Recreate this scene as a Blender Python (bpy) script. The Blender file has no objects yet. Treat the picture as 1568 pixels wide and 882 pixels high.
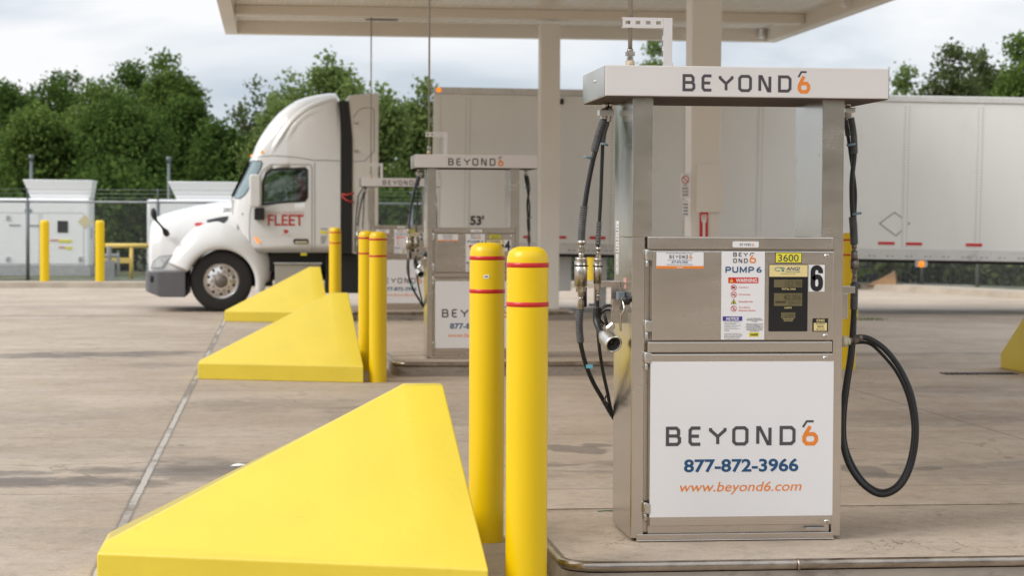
import bpy, bmesh, math, random
import numpy as np
from mathutils import Vector, Matrix, noise
random.seed(7); rng = np.random.default_rng(7)
sc = bpy.context.scene
COL = sc.collection
R_ = math.radians
# ------------------------------------------------------------------ camera
FPX = 3150.0; EYE = Vector((0, 0, 1.62))
YAW = math.atan(364/FPX); PIT = math.atan(101.5/FPX); ROLL = R_(0.27)
F = Vector((math.sin(YAW)*math.cos(PIT), math.cos(YAW)*math.cos(PIT), -math.sin(PIT)))
R0 = Vector((math.cos(YAW), -math.sin(YAW), 0)); U0 = R0.cross(F)
RR = R0*math.cos(ROLL) + U0*math.sin(ROLL); UU = RR.cross(F)
cam = bpy.data.cameras.new('camera'); camo = bpy.data.objects.new('camera', cam); COL.objects.link(camo)
camo.matrix_world = Matrix(((RR.x, UU.x, -F.x, EYE.x), (RR.y, UU.y, -F.y, EYE.y), (RR.z, UU.z, -F.z, EYE.z), (0, 0, 0, 1)))
cam.sensor_width = 36; cam.lens = 36*FPX/1568; cam.clip_end = 2000; cam.clip_start = .1
cam.dof.use_dof = True; cam.dof.focus_distance = 9.5; cam.dof.aperture_fstop = 5.0
sc.camera = camo
sc.render.engine = 'CYCLES'
sc.view_settings.view_transform = 'Standard'; sc.view_settings.look = 'None'
sc.view_settings.exposure = 0.42; sc.view_settings.gamma = 1
def ray(u, v):
    return F + RR*((u-784)/FPX) - UU*((v-441)/FPX)
def atY(u, v, Y):
    d = ray(u, v); return EYE + d*((Y-EYE.y)/d.y)
def atZ(u, v, z=0.0):
    d = ray(u, v); return EYE + d*((z-EYE.z)/d.z)
# ------------------------------------------------------------------ world
SUN_EL, SUN_AZ = 40, -38            # azimuth from +Y towards +X
w = bpy.data.worlds.new('World'); sc.world = w; w.use_nodes = True
nt = w.node_tree; nt.nodes.clear()
def N(nt, t, **k):
    n = nt.nodes.new(t)
    for a, b in k.items():
        if a in n.bl_rna.properties: setattr(n, a, b)
        else: n.inputs[a].default_value = b
    return n
sky = N(nt, 'ShaderNodeTexSky', sky_type='NISHITA', sun_disc=False)
sky.sun_elevation = R_(SUN_EL); sky.sun_rotation = R_(SUN_AZ)
b1 = N(nt, 'ShaderNodeBackground'); b1.inputs[1].default_value = .12
nt.links.new(sky.outputs[0], b1.inputs[0])
tc = N(nt, 'ShaderNodeTexCoord'); mp = N(nt, 'ShaderNodeMapping'); mp.inputs['Scale'].default_value = (1, 1, 3.2)
mp.inputs['Location'].default_value = (1.3, .4, .2)
nt.links.new(tc.outputs['Generated'], mp.inputs[0])
nz = N(nt, 'ShaderNodeTexNoise'); nz.inputs['Scale'].default_value = 5.2; nz.inputs['Detail'].default_value = 6; nz.inputs['Roughness'].default_value = .5; nz.inputs['Distortion'].default_value = .5
nt.links.new(mp.outputs[0], nz.inputs['Vector'])
cr = N(nt, 'ShaderNodeValToRGB'); e = cr.color_ramp.elements
e[0].position = .36; e[0].color = (.50, .565, .64, 1); e[1].position = .60; e[1].color = (.86, .865, .88, 1)
m_ = cr.color_ramp.elements.new(.49); m_.color = (.72, .755, .80, 1)
nt.links.new(nz.outputs['Fac'], cr.inputs[0])
b2 = N(nt, 'ShaderNodeBackground')
# an overcast sky is brighter overhead than at the horizon
sxyz = N(nt, 'ShaderNodeSeparateXYZ'); nt.links.new(tc.outputs['Generated'], sxyz.inputs[0])
zr = N(nt, 'ShaderNodeMapRange', interpolation_type='SMOOTHSTEP'); zr.inputs[1].default_value = .12; zr.inputs[2].default_value = .9; zr.inputs[3].default_value = .86; zr.inputs[4].default_value = 1.35
nt.links.new(sxyz.outputs[2], zr.inputs[0]); nt.links.new(zr.outputs[0], b2.inputs[1])
nt.links.new(cr.outputs[0], b2.inputs[0])
mx = N(nt, 'ShaderNodeMixShader'); mx.inputs[0].default_value = .95
nt.links.new(b1.outputs[0], mx.inputs[1]); nt.links.new(b2.outputs[0], mx.inputs[2])
ow = N(nt, 'ShaderNodeOutputWorld'); nt.links.new(mx.outputs[0], ow.inputs[0])
sl = bpy.data.lights.new('sun', 'SUN'); sl.energy = 1.8; sl.angle = R_(30); sl.color = (1, .96, .9)
so = bpy.data.objects.new('sun', sl); COL.objects.link(so)
sd = Vector((math.sin(R_(SUN_AZ-70))*math.cos(R_(SUN_EL)), math.cos(R_(SUN_AZ-70))*math.cos(R_(SUN_EL)), math.sin(R_(SUN_EL))))
sky.sun_rotation = R_(SUN_AZ-70)
so.rotation_euler = (-sd).to_track_quat('-Z', 'Y').to_euler(); so.location = (-10, -6, 20)
# ------------------------------------------------------------------ materials
def newmat(name):
    m = bpy.data.materials.new(name); m.use_nodes = True
    nt = m.node_tree; p = nt.nodes['Principled BSDF']; return m, nt, p
def mat(name, col, rough=.5, metal=0, var=.0, vscale=4, stretch=(1, 1, 1), bump=0, bscale=60, rvar=0, spec=.5, coat=0, dirt=None, dirt_lo=.55, dirt_hi=.75, dscale=3, aniso=0):
    m, nt, p = newmat(name); L = nt.links.new
    p.inputs['Roughness'].default_value = rough; p.inputs['Metallic'].default_value = metal
    p.inputs['Specular IOR Level'].default_value = spec; p.inputs['Coat Weight'].default_value = coat
    p.inputs['Base Color'].default_value = (*col, 1)
    if var or rvar or bump or dirt:
        tc = N(nt, 'ShaderNodeTexCoord'); mp = N(nt, 'ShaderNodeMapping'); mp.inputs['Scale'].default_value = stretch
        L(tc.outputs['Object'], mp.inputs[0])
        nz = N(nt, 'ShaderNodeTexNoise'); nz.inputs['Scale'].default_value = vscale; nz.inputs['Detail'].default_value = 5
        L(mp.outputs[0], nz.inputs['Vector'])
        last = None
        if var:
            mr = N(nt, 'ShaderNodeMapRange'); mr.inputs[1].default_value = .3; mr.inputs[2].default_value = .7
            mr.inputs[3].default_value = 1-var; mr.inputs[4].default_value = 1+var*.6
            L(nz.outputs['Fac'], mr.inputs[0])
            mu = N(nt, 'ShaderNodeVectorMath', operation='SCALE'); mu.inputs[0].default_value = col
            L(mr.outputs[0], mu.inputs['Scale']); last = mu.outputs[0]
        if dirt:
            n2 = N(nt, 'ShaderNodeTexNoise'); n2.inputs['Scale'].default_value = dscale; n2.inputs['Detail'].default_value = 8; n2.inputs['Roughness'].default_value = .7
            L(mp.outputs[0], n2.inputs['Vector'])
            r2 = N(nt, 'ShaderNodeMapRange'); r2.inputs[1].default_value = dirt_lo; r2.inputs[2].default_value = dirt_hi
            L(n2.outputs['Fac'], r2.inputs[0])
            mi = N(nt, 'ShaderNodeMix', data_type='RGBA'); L(r2.outputs[0], mi.inputs[0])
            mi.inputs[6].default_value = (*col, 1); mi.inputs[7].default_value = (*dirt, 1)
            if last: L(last, mi.inputs[6])
            last = mi.outputs[2]
        if last: L(last, p.inputs['Base Color'])
        if rvar:
            r3 = N(nt, 'ShaderNodeMapRange'); r3.inputs[1].default_value = .3; r3.inputs[2].default_value = .7
            r3.inputs[3].default_value = max(.02, rough-rvar); r3.inputs[4].default_value = rough+rvar
            L(nz.outputs['Fac'], r3.inputs[0]); L(r3.outputs[0], p.inputs['Roughness'])
        if bump:
            n4 = N(nt, 'ShaderNodeTexNoise'); n4.inputs['Scale'].default_value = bscale; n4.inputs['Detail'].default_value = 4
            L(mp.outputs[0], n4.inputs['Vector'])
            bp = N(nt, 'ShaderNodeBump'); bp.inputs['Strength'].default_value = bump; bp.inputs['Distance'].default_value = .01
            L(n4.outputs['Fac'], bp.inputs['Height']); L(bp.outputs[0], p.inputs['Normal'])
    if aniso: p.inputs['Anisotropic'].default_value = aniso
    return m
M = {}
M['yellow'] = mat('yellow_concrete_paint', (.71, .545, .045), .38, var=.05, vscale=2.5, bump=.22, bscale=13, dirt=(.60, .46, .04), dirt_lo=.62, dirt_hi=.8, dscale=5)
M['yellow_sleeve'] = mat('yellow_plastic_sleeve', (.80, .535, .0), .33, var=.03, vscale=6, stretch=(1, 1, .3), dirt=(.5, .36, .02), dirt_lo=.7, dirt_hi=.85, dscale=14, bump=.03, bscale=30)
M['red_tape'] = mat('red_tape', (.55, .012, .012), .35, var=.08, vscale=30)
M['steel'] = mat('brushed_stainless', (.63, .575, .52), .25, 1, var=.03, vscale=4, stretch=(1, 1, 3), rvar=.04, bump=.012, bscale=6, dirt=(.40, .37, .33), dirt_lo=.6, dirt_hi=.85, dscale=2.0)
M['steel_side'] = mat('smooth_stainless', (.56, .53, .485), .20, 1, var=.08, vscale=5, stretch=(1, 1, .4), rvar=.06, bump=.03, bscale=3.5)
M['steel_edge'] = mat('worn_steel_nosing', (.42, .37, .32), .3, 1, var=.3, vscale=12, stretch=(.5, 1, 1), rvar=.15, bump=.1, bscale=30, dirt=(.12, .08, .05), dirt_lo=.5, dirt_hi=.75, dscale=8)
M['bolt'] = mat('bolt_metal', (.6, .58, .55), .25, 1)
M['fitting'] = mat('hose_fitting_metal', (.50, .46, .41), .3, 1, var=.25, vscale=30, rvar=.1, dirt=(.2, .16, .12), dirt_lo=.55, dirt_hi=.75, dscale=25)
M['alu'] = mat('cast_aluminium', (.72, .72, .70), .32, 1, var=.1, vscale=20)
M['fence_galv'] = mat('weathered_galvanised', (.27, .29, .30), .55, .4, var=.2, vscale=3)
M['galv'] = mat('galvanised_steel', (.55, .56, .57), .45, .7, var=.15, vscale=10)
M['header'] = mat('header_white', (.71, .675, .66), .38, 0, var=.03, vscale=2, coat=.1)
M['vinyl'] = mat('white_vinyl', (.78, .77, .78), .35, var=.015, vscale=2, dirt=(.74, .73, .72), dirt_lo=.66, dirt_hi=.85, dscale=4)
M['ink_grey'] = mat('ink_grey', (.075, .068, .077), .4)
M['ink_orange'] = mat('ink_orange', (.80, .235, .03), .4)
M['ink_blue'] = mat('ink_blue', (.01, .075, .19), .4)
M['ink_black'] = mat('ink_black', (.012, .012, .013), .4)
M['ink_red'] = mat('ink_red', (.62, .02, .02), .4)
M['ink_purple'] = mat('ink_purple', (.06, .035, .27), .4)
M['ink_white'] = mat('ink_white', (.82, .82, .80), .4)
M['ink_teal'] = mat('ink_teal', (.01, .20, .22), .4)
M['sticker_yellow'] = mat('sticker_yellow', (.80, .72, .05), .4, var=.05, vscale=30)
M['cream'] = mat('cream_plate', (.78, .64, .30), .4, var=.05, vscale=10)
M['panel_black'] = mat('black_display_bezel', (.012, .012, .013), .22)
M['lcd'] = mat('lcd_glass', (.155, .13, .065), .2)
M['lcd_seg'] = mat('lcd_segments', (.055, .045, .022), .3)
M['rubber'] = mat('black_rubber_hose', (.012, .012, .013), .42, bump=.05, bscale=80)
M['wrap'] = mat('grey_spiral_guard', (.10, .10, .105), .55, var=.3, vscale=30)
M['black_plastic'] = mat('black_plastic', (.014, .014, .015), .4)
M['rust'] = mat('rusty_fitting', (.62, .52, .38), .6, .2, dirt=(.30, .12, .03), dirt_lo=.45, dirt_hi=.6, dscale=30, var=.2, vscale=20)
M['blue_tie'] = mat('blue_grey_tie', (.16, .24, .30), .4)
M['blue_tag'] = mat('blue_tag', (.15, .45, .62), .4)
M['canopy'] = mat('canopy_cream_paint', (.76, .70, .61), .38, var=.03, vscale=1)
M['column'] = mat('column_cream_paint', (.80, .755, .69), .42, var=.03, vscale=1)
M['soffit'] = mat('canopy_soffit', (.78, .75, .68), .25, var=.03, vscale=1)
M['truck_white'] = mat('truck_white_paint', (.71, .71, .705), .22, coat=.6, var=.015, vscale=1)
M['tank_cream'] = mat('tank_cabinet_paint', (.70, .67, .62), .35, var=.02, vscale=1)
M['truck_grey'] = mat('bumper_grey_plastic', (.115, .115, .125), .5, var=.05, vscale=6)
M['tyre'] = mat('tyre_rubber', (.02, .018, .018), .75, bump=.2, bscale=30)
M['rim'] = mat('polished_aluminium', (.72, .69, .67), .22, .9, var=.1, vscale=12)
M['hub'] = mat('grimy_hub', (.22, .19, .17), .5, .6, var=.3, vscale=25)
M['chassis'] = mat('chassis_black', (.012, .012, .012), .6)
M['trailer_white'] = mat('trailer_side_paint', (.80, .79, .75), .38, 0, var=.035, vscale=1.1, stretch=(1, 1, .45), dirt=(.70, .68, .63), dirt_lo=.56, dirt_hi=.85, dscale=.9, bump=.15, bscale=.9)
M['trailer_trim'] = mat('trailer_rail', (.68, .67, .64), .4, .2, var=.08, vscale=3, dirt=(.35, .33, .30), dirt_lo=.55, dirt_hi=.8, dscale=4)
M['amber'] = mat('amber_lens', (.9, .22, .01), .2)
M['bark'] = mat('bark', (.09, .065, .045), .9, var=.3, vscale=6, bump=.5, bscale=20)
M['equip_white'] = mat('white_enclosure_paint', (.86, .865, .87), .4, var=.02, vscale=1, dirt=(.6, .6, .58), dirt_lo=.62, dirt_hi=.85, dscale=2)
M['grey_paint'] = mat('grey_paint', (.28, .30, .31), .5, var=.1, vscale=5)
M['kerb'] = mat('kerb_concrete', (.40, .34, .27), .85, var=.2, vscale=2, bump=.3, bscale=20)
M['blue_plastic'] = mat('blue_plastic_bin', (.02, .03, .12), .5)
M['card'] = mat('brown_cardboard', (.35, .20, .10), .8, var=.15, vscale=5)
M['red_cloth'] = mat('red_cloth', (.6, .04, .05), .8)
M['skin'] = mat('skin', (.32, .17, .10), .5)
M['cap'] = mat('dark_cap', (.02, .02, .03), .8)
m, nt, p = newmat('amber_glow'); p.inputs['Base Color'].default_value = (.9, .22, .01, 1); p.inputs['Emission Color'].default_value = (1, .28, .02, 1); p.inputs['Emission Strength'].default_value = .7; M['amber_lit'] = m
m, nt, p = newmat('window_glass'); p.inputs['Base Color'].default_value = (.35, .42, .42, 1); p.inputs['Roughness'].default_value = .03; p.inputs['Transmission Weight'].default_value = .0
tr = N(nt, 'ShaderNodeBsdfTransparent'); tr.inputs[0].default_value = (.80, .85, .83, 1)
gl = N(nt, 'ShaderNodeBsdfGlossy'); gl.inputs['Roughness'].default_value = .03
fr = N(nt, 'ShaderNodeFresnel'); fr.inputs[0].default_value = 1.9
mi = N(nt, 'ShaderNodeMixShader'); nt.links.new(fr.outputs[0], mi.inputs[0]); nt.links.new(tr.outputs[0], mi.inputs[1]); nt.links.new(gl.outputs[0], mi.inputs[2])
nt.links.new(mi.outputs[0], nt.nodes['Material Output'].inputs[0]); M['glass'] = m
M['windscreen'] = mat('windscreen_glass', (.22, .30, .33), .04, spec=1.2, coat=1)
M['mirror_glass'] = mat('mirror_glass', (.6, .6, .6), .05, 1)
M['lens'] = mat('headlight_lens', (.55, .57, .58), .08, spec=1, coat=1, var=.3, vscale=14)

M['grey_post'] = mat('fence_post_grey', (.13, .145, .15), .5, .3)
def specks(m, col, scale=9, size=.05, amt=.7):
    nt = m.node_tree; L = nt.links.new; p = nt.nodes['Principled BSDF']; src = p.inputs['Base Color'].links[0].from_socket
    tc = N(nt, 'ShaderNodeTexCoord'); vo = N(nt, 'ShaderNodeTexVoronoi'); vo.inputs['Scale'].default_value = scale; L(tc.outputs['Object'], vo.inputs['Vector'])
    nz = N(nt, 'ShaderNodeTexNoise'); nz.inputs['Scale'].default_value = scale*.35; L(tc.outputs['Object'], nz.inputs['Vector'])
    ad = N(nt, 'ShaderNodeMath', operation='ADD'); L(vo.outputs['Distance'], ad.inputs[0])
    mu = N(nt, 'ShaderNodeMapRange'); L(nz.outputs['Fac'], mu.inputs[0]); mu.inputs[1].default_value = .45; mu.inputs[2].default_value = .62; mu.inputs[3].default_value = .12; mu.inputs[4].default_value = 0; L(mu.outputs[0], ad.inputs[1])
    r = N(nt, 'ShaderNodeMapRange'); r.inputs[1].default_value = size*.6; r.inputs[2].default_value = size; r.inputs[3].default_value = amt; r.inputs[4].default_value = 0; L(ad.outputs[0], r.inputs[0])
    mi = N(nt, 'ShaderNodeMix', data_type='RGBA'); L(r.outputs[0], mi.inputs[0]); L(src, mi.inputs[6]); mi.inputs[7].default_value = (*col, 1); L(mi.outputs[2], p.inputs['Base Color'])
    # rubbed tyre and shoe scuffs, long and thin
    mp = N(nt, 'ShaderNodeMapping'); mp.inputs['Scale'].default_value = (2.2, 1.2, 14); mp.inputs['Rotation'].default_value = (0, .25, .4); L(tc.outputs['Object'], mp.inputs[0])
    n2 = N(nt, 'ShaderNodeTexNoise'); n2.inputs['Scale'].default_value = 2.0; n2.inputs['Detail'].default_value = 7; n2.inputs['Roughness'].default_value = .7; L(mp.outputs[0], n2.inputs['Vector'])
    r2 = N(nt, 'ShaderNodeMapRange'); r2.inputs[1].default_value = .66; r2.inputs[2].default_value = .78; r2.inputs[4].default_value = .35; L(n2.outputs['Fac'], r2.inputs[0])
    m2 = N(nt, 'ShaderNodeMix', data_type='RGBA'); L(r2.outputs[0], m2.inputs[0]); L(mi.outputs[2], m2.inputs[6]); m2.inputs[7].default_value = (*col, 1); L(m2.outputs[2], p.inputs['Base Color'])
specks(M['yellow'], (.20, .15, .03), 5, .055, .8); specks(M['yellow_sleeve'], (.25, .17, .02), 7, .045, .5)
def leafmat(name, c1, c2, trans=.45):
    m, nt, p = newmat(name); L = nt.links.new
    g = N(nt, 'ShaderNodeNewGeometry'); mi = N(nt, 'ShaderNodeMix', data_type='RGBA')
    L(g.outputs['Random Per Island'], mi.inputs[0]); mi.inputs[6].default_value = (*c1, 1); mi.inputs[7].default_value = (*c2, 1)
    d = N(nt, 'ShaderNodeBsdfDiffuse'); t = N(nt, 'ShaderNodeBsdfTranslucent')
    L(mi.outputs[2], d.inputs[0]); L(mi.outputs[2], t.inputs[0])
    ms = N(nt, 'ShaderNodeMixShader'); ms.inputs[0].default_value = trans
    L(d.outputs[0], ms.inputs[1]); L(t.outputs[0], ms.inputs[2]); L(ms.outputs[0], nt.nodes['Material Output'].inputs[0])
    return m
M['leaf_dark'] = leafmat('leaf_dark', (.050, .098, .026), (.135, .205, .050))
M['leaf_mid'] = leafmat('leaf_mid', (.08, .14, .036), (.19, .26, .065))
M['leaf_light'] = leafmat('leaf_light', (.12, .175, .055), (.26, .33, .11))
M['leaf_olive'] = leafmat('leaf_olive', (.07, .10, .042), (.155, .19, .075))

# concrete apron
def concrete(name, island=False):
    m, nt, p = newmat(name); L = nt.links.new
    g = N(nt, 'ShaderNodeNewGeometry'); sp = N(nt, 'ShaderNodeSeparateXYZ'); L(g.outputs['Position'], sp.inputs[0])
    def noise_(scale, stretch=(1, 1, 1), det=6, rough=.6, dist=0):
        mp = N(nt, 'ShaderNodeMapping'); mp.inputs['Scale'].default_value = stretch; L(g.outputs['Position'], mp.inputs[0])
        n = N(nt, 'ShaderNodeTexNoise'); n.inputs['Scale'].default_value = scale; n.inputs['Detail'].default_value = det
        n.inputs['Roughness'].default_value = rough; n.inputs['Distortion'].default_value = dist; L(mp.outputs[0], n.inputs['Vector']); return n.outputs['Fac']
    def rng_(x, a, b, c=0, d=1):
        r = N(nt, 'ShaderNodeMapRange', interpolation_type='SMOOTHSTEP'); L(x, r.inputs[0])
        for i, v_ in enumerate((a, b, c, d)): r.inputs[i+1].default_value = v_
        return r.outputs[0]
    def math_(op, a, b=None, c=None):
        n = N(nt, 'ShaderNodeMath', operation=op)
        for i, v_ in enumerate((a, b, c)):
            if v_ is None: continue
            if isinstance(v_, (int, float)): n.inputs[i].default_value = v_
            else: L(v_, n.inputs[i])
        return n.outputs[0]
    def mixc(fac, A, B):
        n = N(nt, 'ShaderNodeMix', data_type='RGBA')
        for i, v_ in ((0, fac), (6, A), (7, B)):
            if isinstance(v_, tuple): n.inputs[i].default_value = (*v_, 1)
            elif isinstance(v_, (int, float)): n.inputs[i].default_value = v_
            else: L(v_, n.inputs[i])
        return n.outputs[2]
    X, Y = sp.outputs[0], sp.outputs[1]
    base = mixc(rng_(noise_(.45, (1, 1.1, 1)), .35, .65), (.39, .305, .228), (.495, .405, .318))
    base = mixc(rng_(noise_(1.3, (.8, 1.2, 1), 9, .72), .42, .70, 0, .32), base, (.29, .24, .195))
    base = mixc(rng_(noise_(3.5, (.7, 1.2, 1), 9, .78), .52, .7, 0, .45), base, (.50, .435, .37))
    base = mixc(rng_(noise_(55, (1, 1, 1), 4, .7), .48, .7, 0, .5), base, (.25, .212, .175))
    base = mixc(rng_(noise_(7, (1, 1, 1), 9, .8), .47, .64, 0, .50), base, (.235, .195, .155))
    base = mixc(rng_(noise_(13, (1, 1, 1), 6, .75), .52, .66, 0, .50), base, (.50, .44, .37))
    if not island:
        def band(y0, wd, lo, hi, amt, col, st=(.6, 1.3, 1), sc_=1.8):
            d = math_('ABSOLUTE', math_('SUBTRACT', Y, y0)); b = rng_(d, wd*.2, wd, 1, 0)
            return math_('MULTIPLY', b, rng_(noise_(sc_, st, 7, .68, .4), lo, hi, 0, amt)), col
        for y0, wd, lo, hi, amt in ((13.2, .7, .46, .66, .55), (13.6, .35, .5, .66, .35), (24.8, .55, .40, .60, .6), (27.3, .6, .5, .75, .35), (16.4, .8, .55, .8, .3), (34, 1.2, .45, .7, .4), (41, 1.3, .45, .7, .35)):
            f_, c_ = band(y0, wd, lo, hi, amt, None); base = mixc(f_, base, (.10, .086, .076))
        # small oil drips
        vo = N(nt, 'ShaderNodeTexVoronoi', feature='F1'); mpv = N(nt, 'ShaderNodeMapping'); mpv.inputs['Scale'].default_value = (.7, 1.0, 1)
        L(g.outputs['Position'], mpv.inputs[0]); L(mpv.outputs[0], vo.inputs['Vector']); vo.inputs['Scale'].default_value = 1.9
        sz = math_('ADD', vo.outputs['Distance'], math_('MULTIPLY', noise_(14), .12))
        base = mixc(rng_(sz, .085, .125, .8, 0), base, (.06, .052, .046))
        # damp patches under the hose
        for (u_, v_, rx, ry, am) in ((70, 738, .62, .22, .6), (150, 722, .30, .14, .45), (20, 726, .4, .12, .5), (235, 742, .16, .16, .4), (330, 722, .5, .35, .42), (290, 705, .35, .2, .3), (40, 545, 1.1, .35, .42), (150, 542, 1.0, .3, .5), (260, 540, .5, .25, .5), (235, 560, .5, .3, .2),
                (120, 690, .9, .4, .16), (120, 470, 3.0, .7, .22), (60, 484, 2.5, .3, .3), (620, 640, .8, .8, .2), (1400, 640, 1.2, .5, .25), (1480, 600, .9, .5, .22), (1350, 560, 1.2, .5, .15), (1500, 720, .7, .5, .2), (420, 620, 1.0, .5, .2), (80, 820, .7, .2, .14), (30, 640, .8, .7, .12)):
            pt = atZ(u_, v_)
            dx = math_('DIVIDE', math_('SUBTRACT', X, pt.x), rx); dy = math_('DIVIDE', math_('SUBTRACT', Y, pt.y), ry*1.6)
            dd = math_('ADD', math_('MULTIPLY', dx, dx), math_('MULTIPLY', dy, dy))
            dd = math_('ADD', dd, math_('MULTIPLY', math_('SUBTRACT', noise_(2.6, (1, 1, 1), 9, .72), .5), 4.5))
            base = mixc(rng_(dd, .1, 1.25, min(.8, am*1.35), 0), base, (.115, .098, .084))
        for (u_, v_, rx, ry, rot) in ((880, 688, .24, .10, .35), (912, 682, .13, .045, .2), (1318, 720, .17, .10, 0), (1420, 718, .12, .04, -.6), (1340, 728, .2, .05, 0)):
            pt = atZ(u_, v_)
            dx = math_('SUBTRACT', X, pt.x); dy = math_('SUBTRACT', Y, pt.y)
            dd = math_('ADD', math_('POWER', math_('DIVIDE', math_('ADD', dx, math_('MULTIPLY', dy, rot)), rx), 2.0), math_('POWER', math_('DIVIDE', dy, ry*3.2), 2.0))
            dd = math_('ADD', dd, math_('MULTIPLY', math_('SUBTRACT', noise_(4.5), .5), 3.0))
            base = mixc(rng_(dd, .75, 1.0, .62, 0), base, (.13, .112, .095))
        # joints: one filled with pale sealant running away, thin saw cuts across
        wob = math_('MULTIPLY', math_('SUBTRACT', noise_(3.0), .5), .022)
        for x0, ww, fill in ((-.80, .024, True), (5.6, .008, False), (-6.2, .02, True), (11.9, .01, False)):
            d = math_('ABSOLUTE', math_('ADD', math_('SUBTRACT', X, x0), wob))
            edge = rng_(d, ww*.9, ww*1.9, .6, 0); base = mixc(edge, base, (.09, .078, .068))
            if fill:
                inner = math_('MULTIPLY', rng_(d, ww*.6, ww*1.0, 1, 0), rng_(noise_(.8, (1, .5, 1), 5, .7), .40, .52, .1, .9))
                base = mixc(inner, base, (.52, .49, .45))
        for y0 in (8.0, 12.3, 15.5, 19.7, 23.1, 29.6, 33.2, 43):
            d = math_('ABSOLUTE', math_('ADD', math_('SUBTRACT', Y, y0), math_('MULTIPLY', wob, .6)))
            base = mixc(rng_(d, .004, .02, .55, 0), base, (.10, .085, .07))
        # hairline cracks
        v2 = N(nt, 'ShaderNodeTexVoronoi', feature='DISTANCE_TO_EDGE'); v2.inputs['Scale'].default_value = .33
        ad = N(nt, 'ShaderNodeVectorMath', operation='ADD'); L(g.outputs['Position'], ad.inputs[0])
        nn = N(nt, 'ShaderNodeTexNoise'); nn.inputs['Scale'].default_value = 1.4; nn.inputs['Detail'].default_value = 5
        L(g.outputs['Position'], nn.inputs['Vector']); L(nn.outputs['Color'], ad.inputs[1]); L(ad.outputs[0], v2.inputs['Vector'])
        base = mixc(math_('MULTIPLY', rng_(v2.outputs['Distance'], .001, .006, .5, 0), rng_(noise_(.5), .5, .6)), base, (.10, .085, .07))
    else:
        v2 = N(nt, 'ShaderNodeTexVoronoi', feature='DISTANCE_TO_EDGE'); v2.inputs['Scale'].default_value = .8
        ad = N(nt, 'ShaderNodeVectorMath', operation='ADD'); L(g.outputs['Position'], ad.inputs[0])
        nn = N(nt, 'ShaderNodeTexNoise'); nn.inputs['Scale'].default_value = 3; nn.inputs['Detail'].default_value = 6
        L(g.outputs['Position'], nn.inputs['Vector']); L(nn.outputs['Color'], ad.inputs[1]); L(ad.outputs[0], v2.inputs['Vector'])
        base = mixc(math_('MULTIPLY', rng_(v2.outputs['Distance'], .001, .005, .8, 0), rng_(noise_(1.2), .47, .55)), base, (.07, .06, .05))
        base = mixc(rng_(noise_(9, (1, 1, 1), 8, .75), .56, .74, 0, .55), base, (.17, .135, .10))
    L(base, p.inputs['Base Color'])
    L(rng_(noise_(2.2), .3, .7, .55, .85), p.inputs['Roughness'])
    bp = N(nt, 'ShaderNodeBump'); bp.inputs['Strength'].default_value = .35; bp.inputs['Distance'].default_value = .012
    L(noise_(22, det=8, rough=.7), bp.inputs['Height']); L(bp.outputs[0], p.inputs['Normal'])
    return m
M['apron'] = concrete('apron_concrete'); M['island'] = concrete('island_concrete', True)
M['grass'] = mat('verge_grass', (.07, .088, .035), .95, var=.35, vscale=2, dirt=(.20, .16, .10), dirt_lo=.5, dirt_hi=.65, dscale=.6, bump=.6, bscale=15)

def chain():
    m, nt, p = newmat('chain_link'); L = nt.links.new
    tc = N(nt, 'ShaderNodeTexCoord'); sp = N(nt, 'ShaderNodeSeparateXYZ'); L(tc.outputs['Object'], sp.inputs[0])
    def mth(op, a, b):
        n = N(nt, 'ShaderNodeMath', operation=op)
        for i, v_ in enumerate((a, b)):
            if isinstance(v_, (int, float)): n.inputs[i].default_value = v_
            else: L(v_, n.inputs[i])
        return n.outputs[0]
    s = 13.0
    masks = []
    for op in ('ADD', 'SUBTRACT'):
        v_ = mth('FRACT', mth('MULTIPLY', mth(op, sp.outputs[0], sp.outputs[2]), s), 0)
        masks.append(mth('LESS_THAN', v_, .05))
    mk = mth('MAXIMUM', masks[0], masks[1])
    t = N(nt, 'ShaderNodeBsdfTransparent'); ms = N(nt, 'ShaderNodeMixShader')
    L(mk, ms.inputs[0]); L(t.outputs[0], ms.inputs[1]); L(p.outputs[0], ms.inputs[2]); L(ms.outputs[0], nt.nodes['Material Output'].inputs[0])
    p.inputs['Base Color'].default_value = (.32, .34, .35, 1); p.inputs['Roughness'].default_value = .5; p.inputs['Metallic'].default_value = .4
    return m
M['chain'] = chain()

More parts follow.
